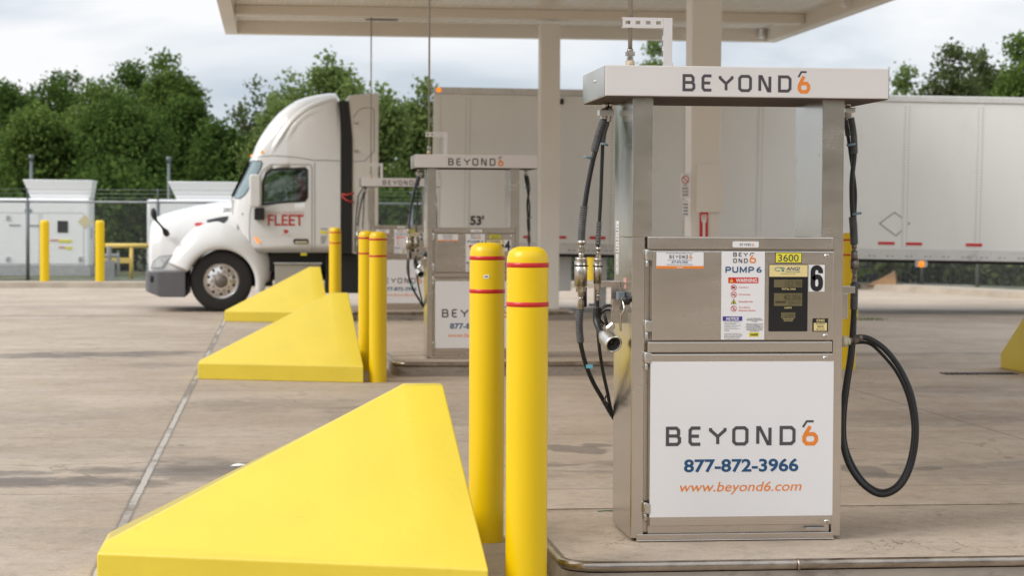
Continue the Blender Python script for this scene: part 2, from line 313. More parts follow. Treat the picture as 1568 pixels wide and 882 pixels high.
# ------------------------------------------------------------------ mesh helpers
class MB:
    def __init__(s): s.v = []; s.f = []; s.sm = []
    def add(s, vs, fs, smooth=False):
        b = len(s.v); s.v += [tuple(v) for v in vs]; s.f += [tuple(b+i for i in f) for f in fs]; s.sm += [smooth]*len(fs); return s
    def box(s, x0, x1, y0, y1, z0, z1):
        return s.add([(x0, y0, z0), (x1, y0, z0), (x1, y1, z0), (x0, y1, z0), (x0, y0, z1), (x1, y0, z1), (x1, y1, z1), (x0, y1, z1)],
                     [(0, 3, 2, 1), (4, 5, 6, 7), (0, 1, 5, 4), (1, 2, 6, 5), (2, 3, 7, 6), (3, 0, 4, 7)])
    def cyl(s, p0, p1, r0, r1=None, n=20, smooth=True, caps=True):
        r1 = r0 if r1 is None else r1
        p0 = Vector(p0); p1 = Vector(p1); d = (p1-p0).normalized()
        a = d.orthogonal().normalized(); b = d.cross(a); vs = []
        for p_, r in ((p0, r0), (p1, r1)):
            for i in range(n):
                t = 2*math.pi*i/n; vs.append(p_ + a*(r*math.cos(t)) + b*(r*math.sin(t)))
        s.add(vs, [(i, (i+1) % n, n+(i+1) % n, n+i) for i in range(n)], smooth)
        if caps: s.add(vs, [tuple(range(n))[::-1], tuple(range(n, 2*n))])
        return s
    def tube(s, pts, r, n=12, closed=False):
        pts = [Vector(p) for p in pts]; m_ = len(pts); vs = []; up = None
        rs = r if isinstance(r, (list, tuple)) else [r]*m_
        for i, p_ in enumerate(pts):
            d = (pts[min(i+1, m_-1)]-pts[max(i-1, 0)]).normalized()
            if up is None: up = d.orthogonal().normalized()
            up = (up - d*up.dot(d)).normalized(); b = d.cross(up)
            for k in range(n):
                t = 2*math.pi*k/n; vs.append(p_ + up*(rs[i]*math.cos(t)) + b*(rs[i]*math.sin(t)))
        fs = [(i*n+k, i*n+(k+1) % n, (i+1)*n+(k+1) % n, (i+1)*n+k) for i in range(m_-1) for k in range(n)]
        s.add(vs, fs, True); s.add(vs[:n], [tuple(range(n))[::-1]]); s.add(vs[-n:], [tuple(range(n))]); return s
    def lathe(s, prof, p0=(0, 0, 0), axis=(0, 0, 1), n=28):
        p0 = Vector(p0); d = Vector(axis).normalized(); a = d.orthogonal().normalized(); b = d.cross(a); vs = []
        for (r, h) in prof:
            for i in range(n):
                t = 2*math.pi*i/n; vs.append(p0 + d*h + a*(r*math.cos(t)) + b*(r*math.sin(t)))
        m_ = len(prof)
        s.add(vs, [(i*n+k, i*n+(k+1) % n, (i+1)*n+(k+1) % n, (i+1)*n+k) for i in range(m_-1) for k in range(n)], True)
        return s
    def prism(s, poly, y0, y1):            # polygon in xz, extruded in y
        n = len(poly)
        vs = [(x, y0, z) for x, z in poly] + [(x, y1, z) for x, z in poly]
        return s.add(vs, [tuple(range(n)), tuple(range(n, 2*n))[::-1]] + [(i, n+i, n+(i+1) % n, (i+1) % n) for i in range(n)])
    def build(s, name, m, parent=None, bevel=0, seg=2, loc=None):
        me = bpy.data.meshes.new(name); me.from_pydata(s.v, [], s.f)
        me.polygons.foreach_set('use_smooth', s.sm)
        bm = bmesh.new(); bm.from_mesh(me); bmesh.ops.remove_doubles(bm, verts=bm.verts, dist=1e-6)
        bmesh.ops.recalc_face_normals(bm, faces=bm.faces); bm.to_mesh(me); bm.free()
        if m: me.materials.append(M[m] if isinstance(m, str) else m)
        o = bpy.data.objects.new(name, me); COL.objects.link(o)
        if parent: o.parent = parent
        if loc is not None: o.location = loc
        if bevel:
            b = o.modifiers.new('bevel', 'BEVEL'); b.width = bevel; b.segments = seg; b.limit_method = 'ANGLE'; b.angle_limit = R_(35)
        return o
def tag(o, label=None, cat=None, group=None, kind=None):
    if label: o['label'] = label
    if cat: o['category'] = cat
    if group: o['group'] = group
    if kind: o['kind'] = kind
    return o
def empty(name, loc, label, cat, group=None, rz=0):
    o = bpy.data.objects.new(name, None); COL.objects.link(o); o.location = loc; o.rotation_euler.z = rz
    o.empty_display_size = .1
    return tag(o, label, cat, group)
def spline(ctrl, per=10):                  # Catmull-Rom through control points
    P = [Vector(c) for c in ctrl]; P = [P[0]*2-P[1]] + P + [P[-1]*2-P[-2]]; out = []
    for i in range(1, len(P)-2):
        for k in range(per):
            t = k/per; a, b, c, d = P[i-1], P[i], P[i+1], P[i+2]
            out.append(.5*((2*b)+(c-a)*t+(2*a-5*b+4*c-d)*t*t+(3*b-a-3*c+d)*t**3))
    out.append(P[-2]); return out
# text: outline fitted to a box on a plane facing -Y
_fc = {}
def text_geo(s_, bold=0, shear=0):
    k = (s_, bold, shear)
    if k in _fc: return _fc[k]
    cu = bpy.data.curves.new('t', 'FONT'); cu.body = s_; cu.offset = bold; cu.shear = shear; cu.resolution_u = 4; cu.align_x = 'CENTER'
    o = bpy.data.objects.new('t', cu); COL.objects.link(o)
    bpy.context.view_layer.update()
    me = o.evaluated_get(bpy.context.evaluated_depsgraph_get()).to_mesh()
    vs = [tuple(v.co) for v in me.vertices]; fs = [tuple(p_.vertices) for p_ in me.polygons]
    o.evaluated_get(bpy.context.evaluated_depsgraph_get()).to_mesh_clear()
    bpy.data.objects.remove(o); bpy.data.curves.remove(cu); _fc[k] = (vs, fs); return vs, fs
def put_text(mb, s_, x0, x1, z0, z1, y, bold=.0, shear=0):
    vs, fs = text_geo(s_, bold, shear)
    xs = [v[0] for v in vs]; ys = [v[1] for v in vs]; ax, bx, ay, by = min(xs), max(xs), min(ys), max(ys)
    mb.add([(x0+(v[0]-ax)/(bx-ax)*(x1-x0), y, z0+(v[1]-ay)/(by-ay)*(z1-z0)) for v in vs], fs); return mb
def stroke(mb, pts, wd, y, closed=False):
    P = [Vector((a, b)) for a, b in pts]; n = len(P); L_, Rr = [], []
    for i in range(n):
        if closed: a, b, c = P[i-1], P[i], P[(i+1) % n]
        else: a, b, c = P[max(i-1, 0)], P[i], P[min(i+1, n-1)]
        d1 = (b-a).normalized() if (b-a).length > 1e-9 else (c-b).normalized(); d2 = (c-b).normalized() if (c-b).length > 1e-9 else d1
        n1 = Vector((-d1.y, d1.x)); n2 = Vector((-d2.y, d2.x)); mn = (n1+n2)
        mn = mn.normalized() if mn.length > 1e-6 else n1
        k = wd/2/max(.35, mn.dot(n1)); L_.append(b+mn*k); Rr.append(b-mn*k)
    vs = [(p_.x, y, p_.y) for p_ in L_] + [(p_.x, y, p_.y) for p_ in Rr]
    m_ = n if closed else n-1
    mb.add(vs, [(i, (i+1) % n, n+(i+1) % n, n+i) for i in range(m_)])
GL = {'B': ([[(0, 0), (0, 1), (.58, 1), (.72, .86), (.72, .62), (.62, .52), (.78, .38), (.78, .14), (.64, 0)]], [True], [[(0, .52), (.62, .52)]]),
      'E': ([[(.74, 1), (.14, 1), (0, .86), (0, .14), (.14, 0), (.74, 0)]], [False], [[(0, .5), (.64, .5)]]),
      'Y': ([[(0, 1), (0, .86), (.4, .46), (.4, 0)]], [False], [[(.8, 1), (.8, .86), (.4, .46)]]),
      'O': ([[(.14, 0), (0, .14), (0, .86), (.14, 1), (.62, 1), (.76, .86), (.76, .14), (.62, 0)]], [True], []),
      'N': ([[(0, 0), (0, 1), (.12, 1), (.62, 0), (.74, 0), (.74, 1)]], [False], []),
      'D': ([[(0, 0), (0, 1), (.6, 1), (.76, .84), (.76, .16), (.6, 0)]], [True], [])}
def logo_word(mb, word, x0, x1, z0, z1, y, sw=.17, pitch=1.12):
    n = len(word); h = (z1-z0); sz = h*(1-sw); W = x1-x0; sx = sz
    SP = {6: ((0, .123), (.172, .282), (.328, .470), (.506, .638), (.690, .815), (.870, 1)), 3: ((0, .27), (.37, .62), (.70, 1)) if word == 'BEY' else ((0, .27), (.37, .63), (.73, 1))}[n]
    for i, ch in enumerate(word):
        A, cl, Bs = GL[ch]; t_ = sw*h; xm = max(q[0] for a in A+Bs for q in a); xa = x0+SP[i][0]*W+t_/2; xb = x0+SP[i][1]*W-t_/2
        f_ = lambda q: (xa+q[0]/xm*(xb-xa), z0+h*sw/2+q[1]*sz)
        for a, c in zip(A, cl): stroke(mb, [f_(q) for q in a], sw*(sx*.5+sz*.5), y, c)
        for a in Bs: stroke(mb, [f_(q) for q in a], sw*(sx*.5+sz*.5), y+.0003, False)
def logo_six(mo, mg, x0, x1, z0, z1, y, sw=.19, accent=True):
    wx = x1-x0; h = z1-z0; t = sw*h; a = t/2
    q = lambda px, pz: (x0+a+(wx-t)*px, z0+a+(h-t)*pz)
    stroke(mo, [q(.2, 0), q(0, .17), q(0, .42), q(.2, .58), q(.8, .58), q(1, .42), q(1, .17), q(.8, 0)], t, y, True)
    stroke(mo, [q(0, .40), q(.12, .60), q(.50, 1.06)], t, y+.0003)
    if accent: stroke(mg, [q(-.12, 1.0), q(.20, 1.36), q(.78, 1.36)], t*.55, y)
def rrect(mb, x0, x1, z0, z1, y0, y1, r=.01, n=4):
    pts = []
    for cx, cz, a0 in ((x1-r, z1-r, 0), (x0+r, z1-r, 90), (x0+r, z0+r, 180), (x1-r, z0+r, 270)):
        for k in range(n+1):
            t = R_(a0+90*k/n); pts.append((cx+r*math.cos(t), cz+r*math.sin(t)))
    mb.prism(pts, y0, y1); return mb

# ================================================================== SETTING
mb = MB(); mb.add([(-400, -200, 0), (400, -200, 0), (400, 500, 0), (-400, 500, 0)], [(0, 1, 2, 3)])
tag(mb.build('ground', 'apron'), kind='structure')
K = [atZ(0, 441), atZ(222, 441), atZ(640, 441), atZ(1312, 442), atZ(1568, 458)]
K = [K[0]+(K[0]-K[1])*12] + K + [K[-1]+(K[-1]-K[-2])*8]
mk = MB(); mv = MB(); kn = []
for i, p_ in enumerate(K):
    a = K[max(i-1, 0)]; b = K[min(i+1, len(K)-1)]; d = (b-a); d.z = 0; d.normalize(); kn.append(Vector((-d.y, d.x, 0)))
for i in range(len(K)-1):
    a, b, na, nb = K[i], K[i+1], kn[i], kn[i+1]
    q = [a, b, b+nb*.03+Vector((0, 0, .13)), a+na*.03+Vector((0, 0, .13)), b+nb*1.3+Vector((0, 0, .135)), a+na*1.3+Vector((0, 0, .135))]
    mk.add(q, [(0, 1, 2, 3), (3, 2, 4, 5)])
    fa = a+na*300; fb = b+nb*300
    mv.add([a+na*1.3+Vector((0, 0, .11)), b+nb*1.3+Vector((0, 0, .11)), Vector((fb.x, fb.y, .11)), Vector((fa.x, fa.y, .11))], [(0, 1, 2, 3)])
tag(mk.build('kerb', 'kerb'), kind='structure'); tag(mv.build('verge', 'grass'), kind='structure')

# ------------------------------------------------------------------ pumps geometry measured on the near pump
P6 = atZ(965, 829, .15); Y6 = P6.y; X6 = P6.x
def pp(u, v): q = atY(u, v, Y6); return q.x-X6, q.z-.15
ZC6 = (Vector((X6, Y6, .15))-EYE).dot(F)
def place(ratio, u_text, v_text):
    # a pump whose front plane is at ratio times the near pump's distance
    Zc = ZC6*ratio; tx = pp(1045, 131)[0]
    Y = Y6*ratio
    for _ in range(4):
        q = atY(u_text, v_text, Y); o = Vector((q.x-tx, Y, .15)); Y *= Zc/((o-EYE).dot(F))
    return Vector((atY(u_text, v_text, Y).x-tx, Y, 0))
O6 = Vector((X6, Y6, 0)); O4 = place(2.325, 687.5, 242); O2 = place(3.59, 587, 275)
print('pumps', O6, O4, O2)

# islands
isl_len = 3.75
def island(O, first):
    root = empty('fuel_island', (O.x-.38, O.y, 0), first, 'island', 'raised fuelling islands')
    L_ = isl_len; y0, y1 = -.56, 1.09; r = .16
    def outline(off, rr):
        pts = []
        for cx, cy, a0 in ((L_-rr, y1-rr, 0), (rr, y1-rr, 90), (rr, y0+rr, 180), (L_-rr, y0+rr, 270)):
            for k in range(9):
                t = R_(a0+90*k/8); pts.append((cx+(rr+off)*math.cos(t), cy+(rr+off)*math.sin(t)))
        return pts
    o1 = outline(-.012, r); n = len(o1)
    m1 = MB(); m1.add([(x, y, .147) for x, y in o1], [tuple(range(n))])
    m1.build('pad', 'island', root)
    m2 = MB(); ring = [(-.012, 0.0), (-.012, .115)]
    pr = [(0.0, 0.0), (0.0, .100)]
    # face plate
    A = outline(0, r); m2.add([(x, y, 0) for x, y in A]+[(x, y, .10) for x, y in A], [(i, (i+1) % n, n+(i+1) % n, n+i) for i in range(n)], True)
    m2.build('kerb_face', 'steel_edge' if False else M['kerb_side'], root)
    m3 = MB(); rc = .024
    prof = [(rc*math.cos(t), rc*math.sin(t)) for t in [R_(a) for a in range(-90, 181, 30)]]
    vs = []
    for du, dz in prof: vs += [(x, y, .126+dz) for x, y in outline(-.008+du, r)]
    m = len(prof); m3.add(vs, [(j*n+i, j*n+(i+1) % n, (j+1)*n+(i+1) % n, (j+1)*n+i) for j in range(m-1) for i in range(n)], True)
    m3.build('steel_nosing', 'steel_edge', root)
    m4 = MB()
    for xx in (1.02, 2.9): m4.cyl((xx, y0-.0185+.012, .126), (xx+.012, y0-.0185+.012, .126), .0275, n=16)
    m4.build('nosing_joint', 'steel_edge', root)
    return root
M['kerb_side'] = mat('island_side_concrete', (.33, .285, .24), .7, var=.35, vscale=3, stretch=(.6, 1, 2), bump=.3, bscale=20, dirt=(.10, .08, .065), dirt_lo=.5, dirt_hi=.7, dscale=6)
island(O6, 'near steel edged concrete island carrying pump 6')
island(O4, 'middle steel edged concrete island carrying pump 4')
island(O2, 'farthest steel edged concrete island beside the white truck')

# ------------------------------------------------------------------ pump builder
def build_pump(O, number, label, near=True, loop=1.0):
    root = empty('fuel_pump', (O.x, O.y, .15), label, 'fuel pump', 'stainless natural gas pumps')
    D = .50; fw = pp(1289, 600)[0]                      # body depth, width
    zt = pp(1130, 149)[1]                               # underside of header
    P = lambda u, v: pp(u or 1130, v or 560)
    # cabinet shell (below the opening)
    zs = P(1130, 364)[1]
    xl = P(996, 500)[0]; xr = P(1273, 500)[0]
    c = MB(); xa_ = P(987, 500)[0]; xb_ = xr+.006
    pl_ = [(0, 0), (xa_, 0), (xa_, .035), (xb_, .035), (xb_, 0), (fw, 0), (fw, D), (0, D)]; n_ = 8
    c.add([(x, y_, .012) for x, y_ in pl_]+[(x, y_, zs) for x, y_ in pl_], [(0, 1, 2, 7), (2, 3, 6, 7), (3, 4, 5, 6), (8, 9, 10, 15), (10, 11, 14, 15), (11, 12, 13, 14)]+[(i, (i+1) % 8, 8+(i+1) % 8, 8+i) for i in range(8)])
    cab = c.build('cabinet', 'steel_side', root, bevel=.004)
    pw = P(1000, 250)[0]; pr = P(1259, 250)[0]
    for a, b in ((0, pw), (pr, fw)):
        q = MB(); q.box(a, b, 0, D, zs+.0015, zt-.001); o = q.build('post', 'steel_side', root, bevel=.003)
        q = MB(); q.box(a+.004, b-.003, -.003, -.0002, zs+.003, zt-.002); q.build('post_face', 'steel', o)
    for a, b in ((.004, P(986, 500)[0]), (xr+.008, fw-.003)):
        q = MB(); q.box(a, b, -.003, -.0002, .014, zs+.002); q.build('front_frame', 'steel', root)
    # rails
    z0, z1 = P(1100, 381)[1], P(1100, 364)[1]
    q = MB(); q.box(P(990, 372)[0], P(1274, 372)[0], -.03, .034, z0, z1+.004); q.build('shelf_rail', 'steel', root, bevel=.004)
    z0, z1 = P(1100, 539)[1], P(1100, 523)[1]
    q = MB(); q.box(P(990, 530)[0], P(1272, 530)[0], -.028, .034, z0, z1); q.build('middle_rail', 'steel', root, bevel=.004)
    q = MB(); q.box(P(1000, 372)[0], P(1262, 372)[0], .02, D-.01, zs-.03, zs+.002); q.build('shelf_top', 'steel', root, bevel=.004)
    # upper door
    zu0, zu1 = P(1100, 520.5)[1], P(1100, 384)[1]
    q = MB(); q.box(xl, xr, -.034, .03, zu0, zu1); ud = q.build('upper_door', 'steel', root, bevel=.004)
    zl0, zl1 = P(1100, 804)[1], P(1100, 541.5)[1]
    q = MB(); q.box(xl-.004, xr, -.034, .03, zl0, zl1); ld = q.build('lower_door', 'steel', root, bevel=.004)
    q = MB(); q.box(xl-.004, xr, .01, .034, .02, zl0-.002); q.build('kick_plate', 'steel', root)
    q = MB(); q.box(P(974, 820)[0], P(1275, 820)[0], -.012, .0, P(1100, 831)[1]+.002, P(1100, 817)[1]); q.box(P(974, 820)[0], P(1275, 820)[0], -.03, .0, .001, .006)
    q.build('base_flange', 'steel', root, bevel=.002)
    q = MB(); q.box(P(1232, 808)[0], P(1262, 808)[0], -.02, .012, P(1200, 810)[1], P(1200, 807.5)[1]); q.build('door_catch', 'galv', ld, bevel=.001)
    def hinge(v0, v1, par):
        x = P(989.5, 400)[0]; za, zb_ = P(990, v1)[1], P(990, v0)[1]; zm = za+(zb_-za)*.38
        q = MB(); q.cyl((x, -.024, zm), (x, -.024, zb_), .0115, n=14); q.cyl((x, -.024, za), (x, -.024, zm-.002), .009, .007, n=14)
        q.box(x, x+.022, -.037, -.012, zm, zb_-.004); q.build('hinge', 'bolt', par, bevel=.002)
    hinge(382, 408, ud); hinge(490, 518, ud); hinge(539, 566, ld); hinge(769, 796, ld)
    def lock(u, v, par):
        x, z = P(u, v); q = MB()
        q.lathe([(.0, .007), (.006, .007), (.0105, .005), (.0125, 0)], (x, -.034, z), (0, -1, 0), n=18); q.build('lock_screw', 'bolt', par)
        q = MB(); q.box(x-.006, x+.006, -.0425, -.041, z-.0012, z+.0012); q.build('screw_slot', 'ink_black', par)
    lock(1263, 392, ud); lock(1261, 514, ud); lock(1261, 548, ld); lock(1263, 798, ld)
    # lower door decal
    yd = -.0355; q = MB()
    a, b, c_, d_ = P(994, 0)[0], P(1273.5, 0)[0], P(1100, 790)[1], P(1100, 553)[1]
    q.box(a, b, yd, -.0341, c_, d_); dec = q.build('white_decal', 'vinyl', ld)
    y = yd-.0008; g, o_, bl = MB(), MB(), MB()
    x0, zA = P(1016.5, 683); x1, zB = P(1216, 650.5)
    logo_word(g, 'BEYOND', x0, x1, zA, zB, y, sw=.205)
    a, _ = P(1226.5, 0); b, _ = P(1250.5, 0); logo_six(o_, g, a, b, zA, zB, y)
    put_text(bl, '877-872-3966', P(1046, 0)[0], P(1221, 0)[0], P(0, 722)[1], P(0, 701.5)[1], y, bold=.028)
    put_text(o_, 'www.beyond6.com', P(1040, 0)[0], P(1226, 0)[0], P(0, 756)[1], P(0, 736.5)[1], y, bold=.004, shear=.22)
    g.build('lettering', 'ink_grey', dec); bl.build('lettering', 'ink_blue', dec); o_.build('lettering', 'ink_orange', dec)
    # header
    hl, _ = P(923, 120); hr, _ = P(1354, 120); hz0 = P(1100, 149.5)[1]; hz1 = P(1100, 103)[1]
    q = MB(); y0, y1 = -.075, .60
    hd = MB(); hd.box(hl, hr, y0, y1, hz0, hz1); h = hd.build('header', 'header', root, bevel=.004)
    q = MB(); q.box(hl-.0025, hl-.0002, y0+.004, y1-.004, hz0+.003, hz1-.003); q.build('end_cap', 'steel_side', h)
    q = MB(); q.box(hr+.0002, hr+.0025, y0+.004, y1-.004, hz0+.003, hz1-.003); q.build('end_cap', 'steel_side', h)
    q = MB()
    for yy in (.20, .24): q.lathe([(0, .004), (.006, .003), (.008, 0)], (hl-.0025, yy, hz1-.055), (-1, 0, 0), n=10)
    q.build('bolt', 'bolt', h)
    q = MB(); q.box(hl+.004, hr-.004, y0+.003, y1-.003, hz0-.004, hz0-.0005); q.build('underside', M['under_brown'], h)
    # header lettering: same pixels on the header front plane
    kx = lambda u: (atY(u, 125, Y6+y0).x-X6); kz = lambda v: (atY(1140, v, Y6+y0).z-.15)
    g, o_ = MB(), MB()
    logo_word(g, 'BEYOND', kx(1044.5), kx(1212.5), kz(141), kz(113.5), y0-.0008, sw=.205)
    logo_six(o_, g, kx(1221.5), kx(1240.5), kz(141.5), kz(114), y0-.0008)
    g.build('lettering', 'ink_grey', h); o_.build('lettering', 'ink_orange', h)
    # nameplate
    q = MB(); a, zA = P(1119.5, 378.5); b, zB = P(1159.5, 369.5); rrect(q, a, b, zA, zB, -.0318, -.0302, .006)
    npz = q.build('nameplate', 'vinyl', root); g, o_ = MB(), MB()
    logo_word(g, 'BEYOND', P(1129, 0)[0], P(1146, 0)[0], P(0, 376.2)[1], P(0, 372.3)[1], -.0323); logo_six(o_, g, P(1147.5, 0)[0], P(1150.5, 0)[0], P(0, 376.2)[1], P(0, 372)[1], -.0323, accent=False)
    g.build('lettering', 'ink_grey', npz); o_.build('lettering', 'ink_orange', npz)
    yp = -.0355
    def plate(name, m, u0, v0, u1, v1, par=ud, y=yp, yb=-.0341, r=0):
        q = MB(); a, zA = P(u0, v1); b, zB = P(u1, v0)
        if r: rrect(q, a, b, zA, zB, y, yb, r)
        else: q.box(a, b, y, yb, zA, zB)
        return q.build(name, m, par)
    def T(mbx, s_, u0, v0, u1, v1, y, bold=.01, shear=0):
        a, zA = P(u0, v1); b, zB = P(u1, v0); put_text(mbx, s_, a, b, zA, zB, y, bold, shear)
    if True:
        # contact sticker
        st = plate('contact_sticker', 'vinyl', 1003, 386, 1075, 411)
        sb = plate('orange_strip', 'ink_orange', 1003, 407, 1075, 411, st, y=yp-.0006, yb=yp-.0001)
        y = yp-.0009; g, o_, bl, wh = MB(), MB(), MB(), MB()
        logo_word(g, 'BEYOND', P(1021.5, 0)[0], P(1050, 0)[0], P(0, 396)[1], P(0, 390.5)[1], y, sw=.2); logo_six(o_, g, P(1052, 0)[0], P(1056.5, 0)[0], P(0, 396)[1], P(0, 391)[1], y)
        T(bl, 'FOR ISSUES OR MISSING PERMIT CONTACT', 1018, 386.8, 1059, 388.4, y, .004)
        T(bl, 'CALL 24 HR AT YOUR CONVENIENCE AT', 1020, 397.3, 1057, 398.8, y, .004)
        T(bl, '877-872-3966', 1026, 399.6, 1051, 402.6, y, .015); T(bl, 'SERVICE WILL CALL OR STATION PHONE', 1019, 404, 1058, 405.6, y, .004)
        T(wh, 'Dallas', 1034, 408, 1044, 410.3, y-.0006, .01)
        g.build('lettering', 'ink_grey', st); o_.build('lettering', 'ink_orange', st); bl.build('lettering', 'ink_blue', st); wh.build('lettering', 'ink_white', sb)
        # warning sign
        ws = plate('warning_sign', 'vinyl', 1101.5, 384.5, 1168.5, 519.5)
        y = yp-.0009; g, o_, bl, rd, bk = MB(), MB(), MB(), MB(), MB()
        logo_word(g, 'BEY', P(1118.5, 0)[0], P(1141, 0)[0], P(0, 393)[1], P(0, 386)[1], y, sw=.23); logo_word(g, 'OND', P(1118.5, 0)[0], P(1141, 0)[0], P(0, 402.6)[1], P(0, 395.3)[1], y, sw=.23)
        logo_six(o_, g, P(1143.5, 0)[0], P(1153.5, 0)[0], P(0, 402.6)[1], P(0, 390)[1], y, sw=.17)
        pz0, pz1 = P(0, 417.3)[1], P(0, 408)[1]; ph = pz1-pz0; sw_ = ph*.21
        for (ua, ub, ch) in ((1107, 1115.5, 'P'), (1117.5, 1126.5, 'U'), (1128.8, 1139.5, 'M'), (1142, 1150.5, 'P')):
            xa, xb = P(ua, 0)[0]+sw_/2, P(ub, 0)[0]-sw_/2; za, zb_ = pz0+sw_*0, pz1
            g2 = lambda a_, b_: (xa+a_*(xb-xa), za+b_*(zb_-za))
            if ch == 'P': stroke(bl, [g2(0, 0), g2(0, 1-.1)], sw_, y); stroke(bl, [g2(-.05, .9), g2(.7, .9), g2(1, .78), g2(1, .55), g2(.7, .43), g2(0, .43)], sw_, y-.0003)
            elif ch == 'U': stroke(bl, [g2(0, 1), g2(0, .25), g2(.25, .1), g2(.75, .1), g2(1, .25), g2(1, 1)], sw_, y)
            else: stroke(bl, [g2(0, 0), g2(0, 1)], sw_, y); stroke(bl, [g2(1, 0), g2(1, 1)], sw_, y); stroke(bl, [g2(0, .95), g2(.5, .2), g2(1, .95)], sw_*.9, y-.0003)
        T(bl, number, 1155.5, 408, 1163.5, 417.3, y, .02)
        T(rd, 'Stop Motor', 1128.5, 438.7, 1144, 441, y, .012); T(rd, 'NO Smoking', 1128.5, 449.5, 1146, 452, y, .012)
        T(rd, 'Flammable Gas', 1128.5, 460.2, 1150, 462.5, y, .012); T(rd, 'Turn Off ALL', 1128.5, 469.3, 1146, 471.5, y, .012); T(rd, 'Electronic Devices', 1128.5, 473.7, 1154, 476, y, .012)
        ya = ['Natural gas vehicle fuel', 'cylinders shall be', 'inspected at intervals NOT', 'exceeding 3 years to', 'ensure safe operation of', 'vehicle.', '', 'Natural gas cylinders past', 'their end of life date shall', 'NOT be refueled and shall', 'be removed from service']
        for i, s_ in enumerate(ya):
            if s_: vv = 492.3+i*2.45; T(bk, s_, 1106.5, vv, 1106.5+len(s_)*.98, vv+1.75, y, .008)
        yb_ = ['DO NOT DISPENSE INTO', 'UNAPPROVED CONTAINERS OR', 'CYLINDERS', '', 'DISPENSING LIMITED TO THE', 'FILLING OF PERMANENTLY', 'MOUNTED FUEL SYSTEMS, FUEL', 'CYLINDERS MEETING ONE OF', 'REGULAR GATED LINES FOR', 'FOLLOWING PSI']
        for i, s_ in enumerate(yb_):
            if s_: vv = 486.5+i*2.15; T(bk, s_, 1152.5-len(s_)*.52, vv, 1152.5+len(s_)*.52, vv+1.6, y, .008)
        g.build('lettering', 'ink_grey', ws); o_.build('lettering', 'ink_orange', ws); bl.build('lettering', 'ink_blue', ws); rd.build('lettering', 'ink_red', ws); bk.build('lettering', 'ink_black', ws)
        wb = plate('warning_banner', 'ink_red', 1112.5, 424.5, 1158.5, 433.3, ws, y=yp-.0006, yb=yp-.0001)
        q = MB(); T(q, 'WARNING', 1124, 426, 1156.5, 432, yp-.0009, .02); q.build('lettering', 'ink_white', wb)
        q = MB(); a, z = P(1117.5, 429); q.prism([(a-.0085, z-.007), (a+.0085, z-.007), (a, z+.0085)], yp-.0012, yp-.0007); q.build('triangle', 'sticker_yellow', wb)
        q = MB(); q.box(a-.001, a+.001, yp-.0016, yp-.0013, z-.004, z+.003); q.build('mark', 'ink_black', wb)
        nb = plate('notice_banner', 'ink_purple', 1104, 484, 1134, 491, ws, y=yp-.0006, yb=yp-.0001)
        q = MB(); T(q, 'NOTICE', 1109, 485.2, 1129, 490, yp-.0009, .025, .25); q.build('lettering', 'ink_white', nb)
        yb2 = plate('yellow_tag', 'sticker_yellow', 1144, 508.5, 1159.5, 515, ws, y=yp-.0006, yb=yp-.0001)
        q = MB(); T(q, '3600', 1145.5, 509.6, 1158, 514, yp-.0009, .03); q.build('lettering', 'ink_black', yb2)
        for k, v in enumerate((440, 450.7, 472)):
            cx, cz = P(1120.8, v); r = .0125; q = MB()
            stroke(q, [(cx+r*math.cos(t*math.pi/10), cz+r*math.sin(t*math.pi/10)) for t in range(20)], .0026, yp-.0009, True)
            stroke(q, [(cx-r*.7, cz+r*.7), (cx+r*.7, cz-r*.7)], .0024, yp-.0014); q.build('prohibition_ring', 'ink_red', ws)
            q = MB()
            if k == 0: q.box(cx-.007, cx+.003, yp-.0008, yp-.0003, cz-.004, cz+.005); q.box(cx+.003, cx+.008, yp-.0008, yp-.0003, cz-.001, cz+.003)
            elif k == 1: q.box(cx-.008, cx+.007, yp-.0008, yp-.0003, cz-.003, cz); stroke(q, [(cx+.004, cz+.002), (cx+.002, cz+.005), (cx+.005, cz+.007)], .0015, yp-.0008)
            else: stroke(q, [(cx-.004, cz-.006), (cx+.003, cz-.005), (cx-.003, cz+.003), (cx+.003, cz+.006)], .0028, yp-.0008)
            q.build('pictogram', 'ink_black', ws)
        cx, cz = P(1120.8, 461.3); q = MB(); q.prism([(cx-.013, cz-.011), (cx+.013, cz-.011), (cx, cz+.0135)], yp-.0008, yp-.0003); tr_ = q.build('flame_triangle', 'ink_black', ws)
        q = MB(); q.prism([(cx-.0098, cz-.009), (cx+.0098, cz-.009), (cx, cz+.0095)], yp-.0012, yp-.0009); q.build('triangle_field', 'sticker_yellow', tr_)
        q = MB(); q.prism([(cx-.004, cz-.007), (cx+.004, cz-.007), (cx+.003, cz-.001), (cx, cz+.004), (cx-.003, cz-.001)], yp-.0016, yp-.0013); q.build('flame', 'ink_black', tr_)
        # pressure plate 3600
        pb = plate('pressure_plate', 'ink_black', 1184, 386.2, 1225, 402.5)
        plate('pressure_field', 'sticker_yellow', 1185, 387.2, 1224, 401.5, pb, y=yp-.0006, yb=yp-.0001)
        q = MB(); T(q, '3600', 1188.5, 389.3, 1220, 400, yp-.0012, .006); q.build('lettering', 'ink_grey', pb)
        # display
        dp = plate('display_panel', 'panel_black', 1174, 404.5, 1234, 507, y=-.039, r=.005)
        cp = plate('maker_plate', 'cream', 1175, 405.5, 1233.3, 423.3, dp, y=-.0396, yb=-.0391)
        y = -.0402; bl, te, bk = MB(), MB(), MB()
        T(bl, 'ANGI', 1200.5, 408.5, 1221.5, 413.8, y, .02, .2); T(te, 'ENERGY SYSTEMS', 1200, 415, 1221.5, 416.8, y, .01); T(bk, 'EMPOWERING THE FUTURE', 1193, 418.4, 1215, 419.6, y, 0)
        cx, cz = P(1194, 411.5)
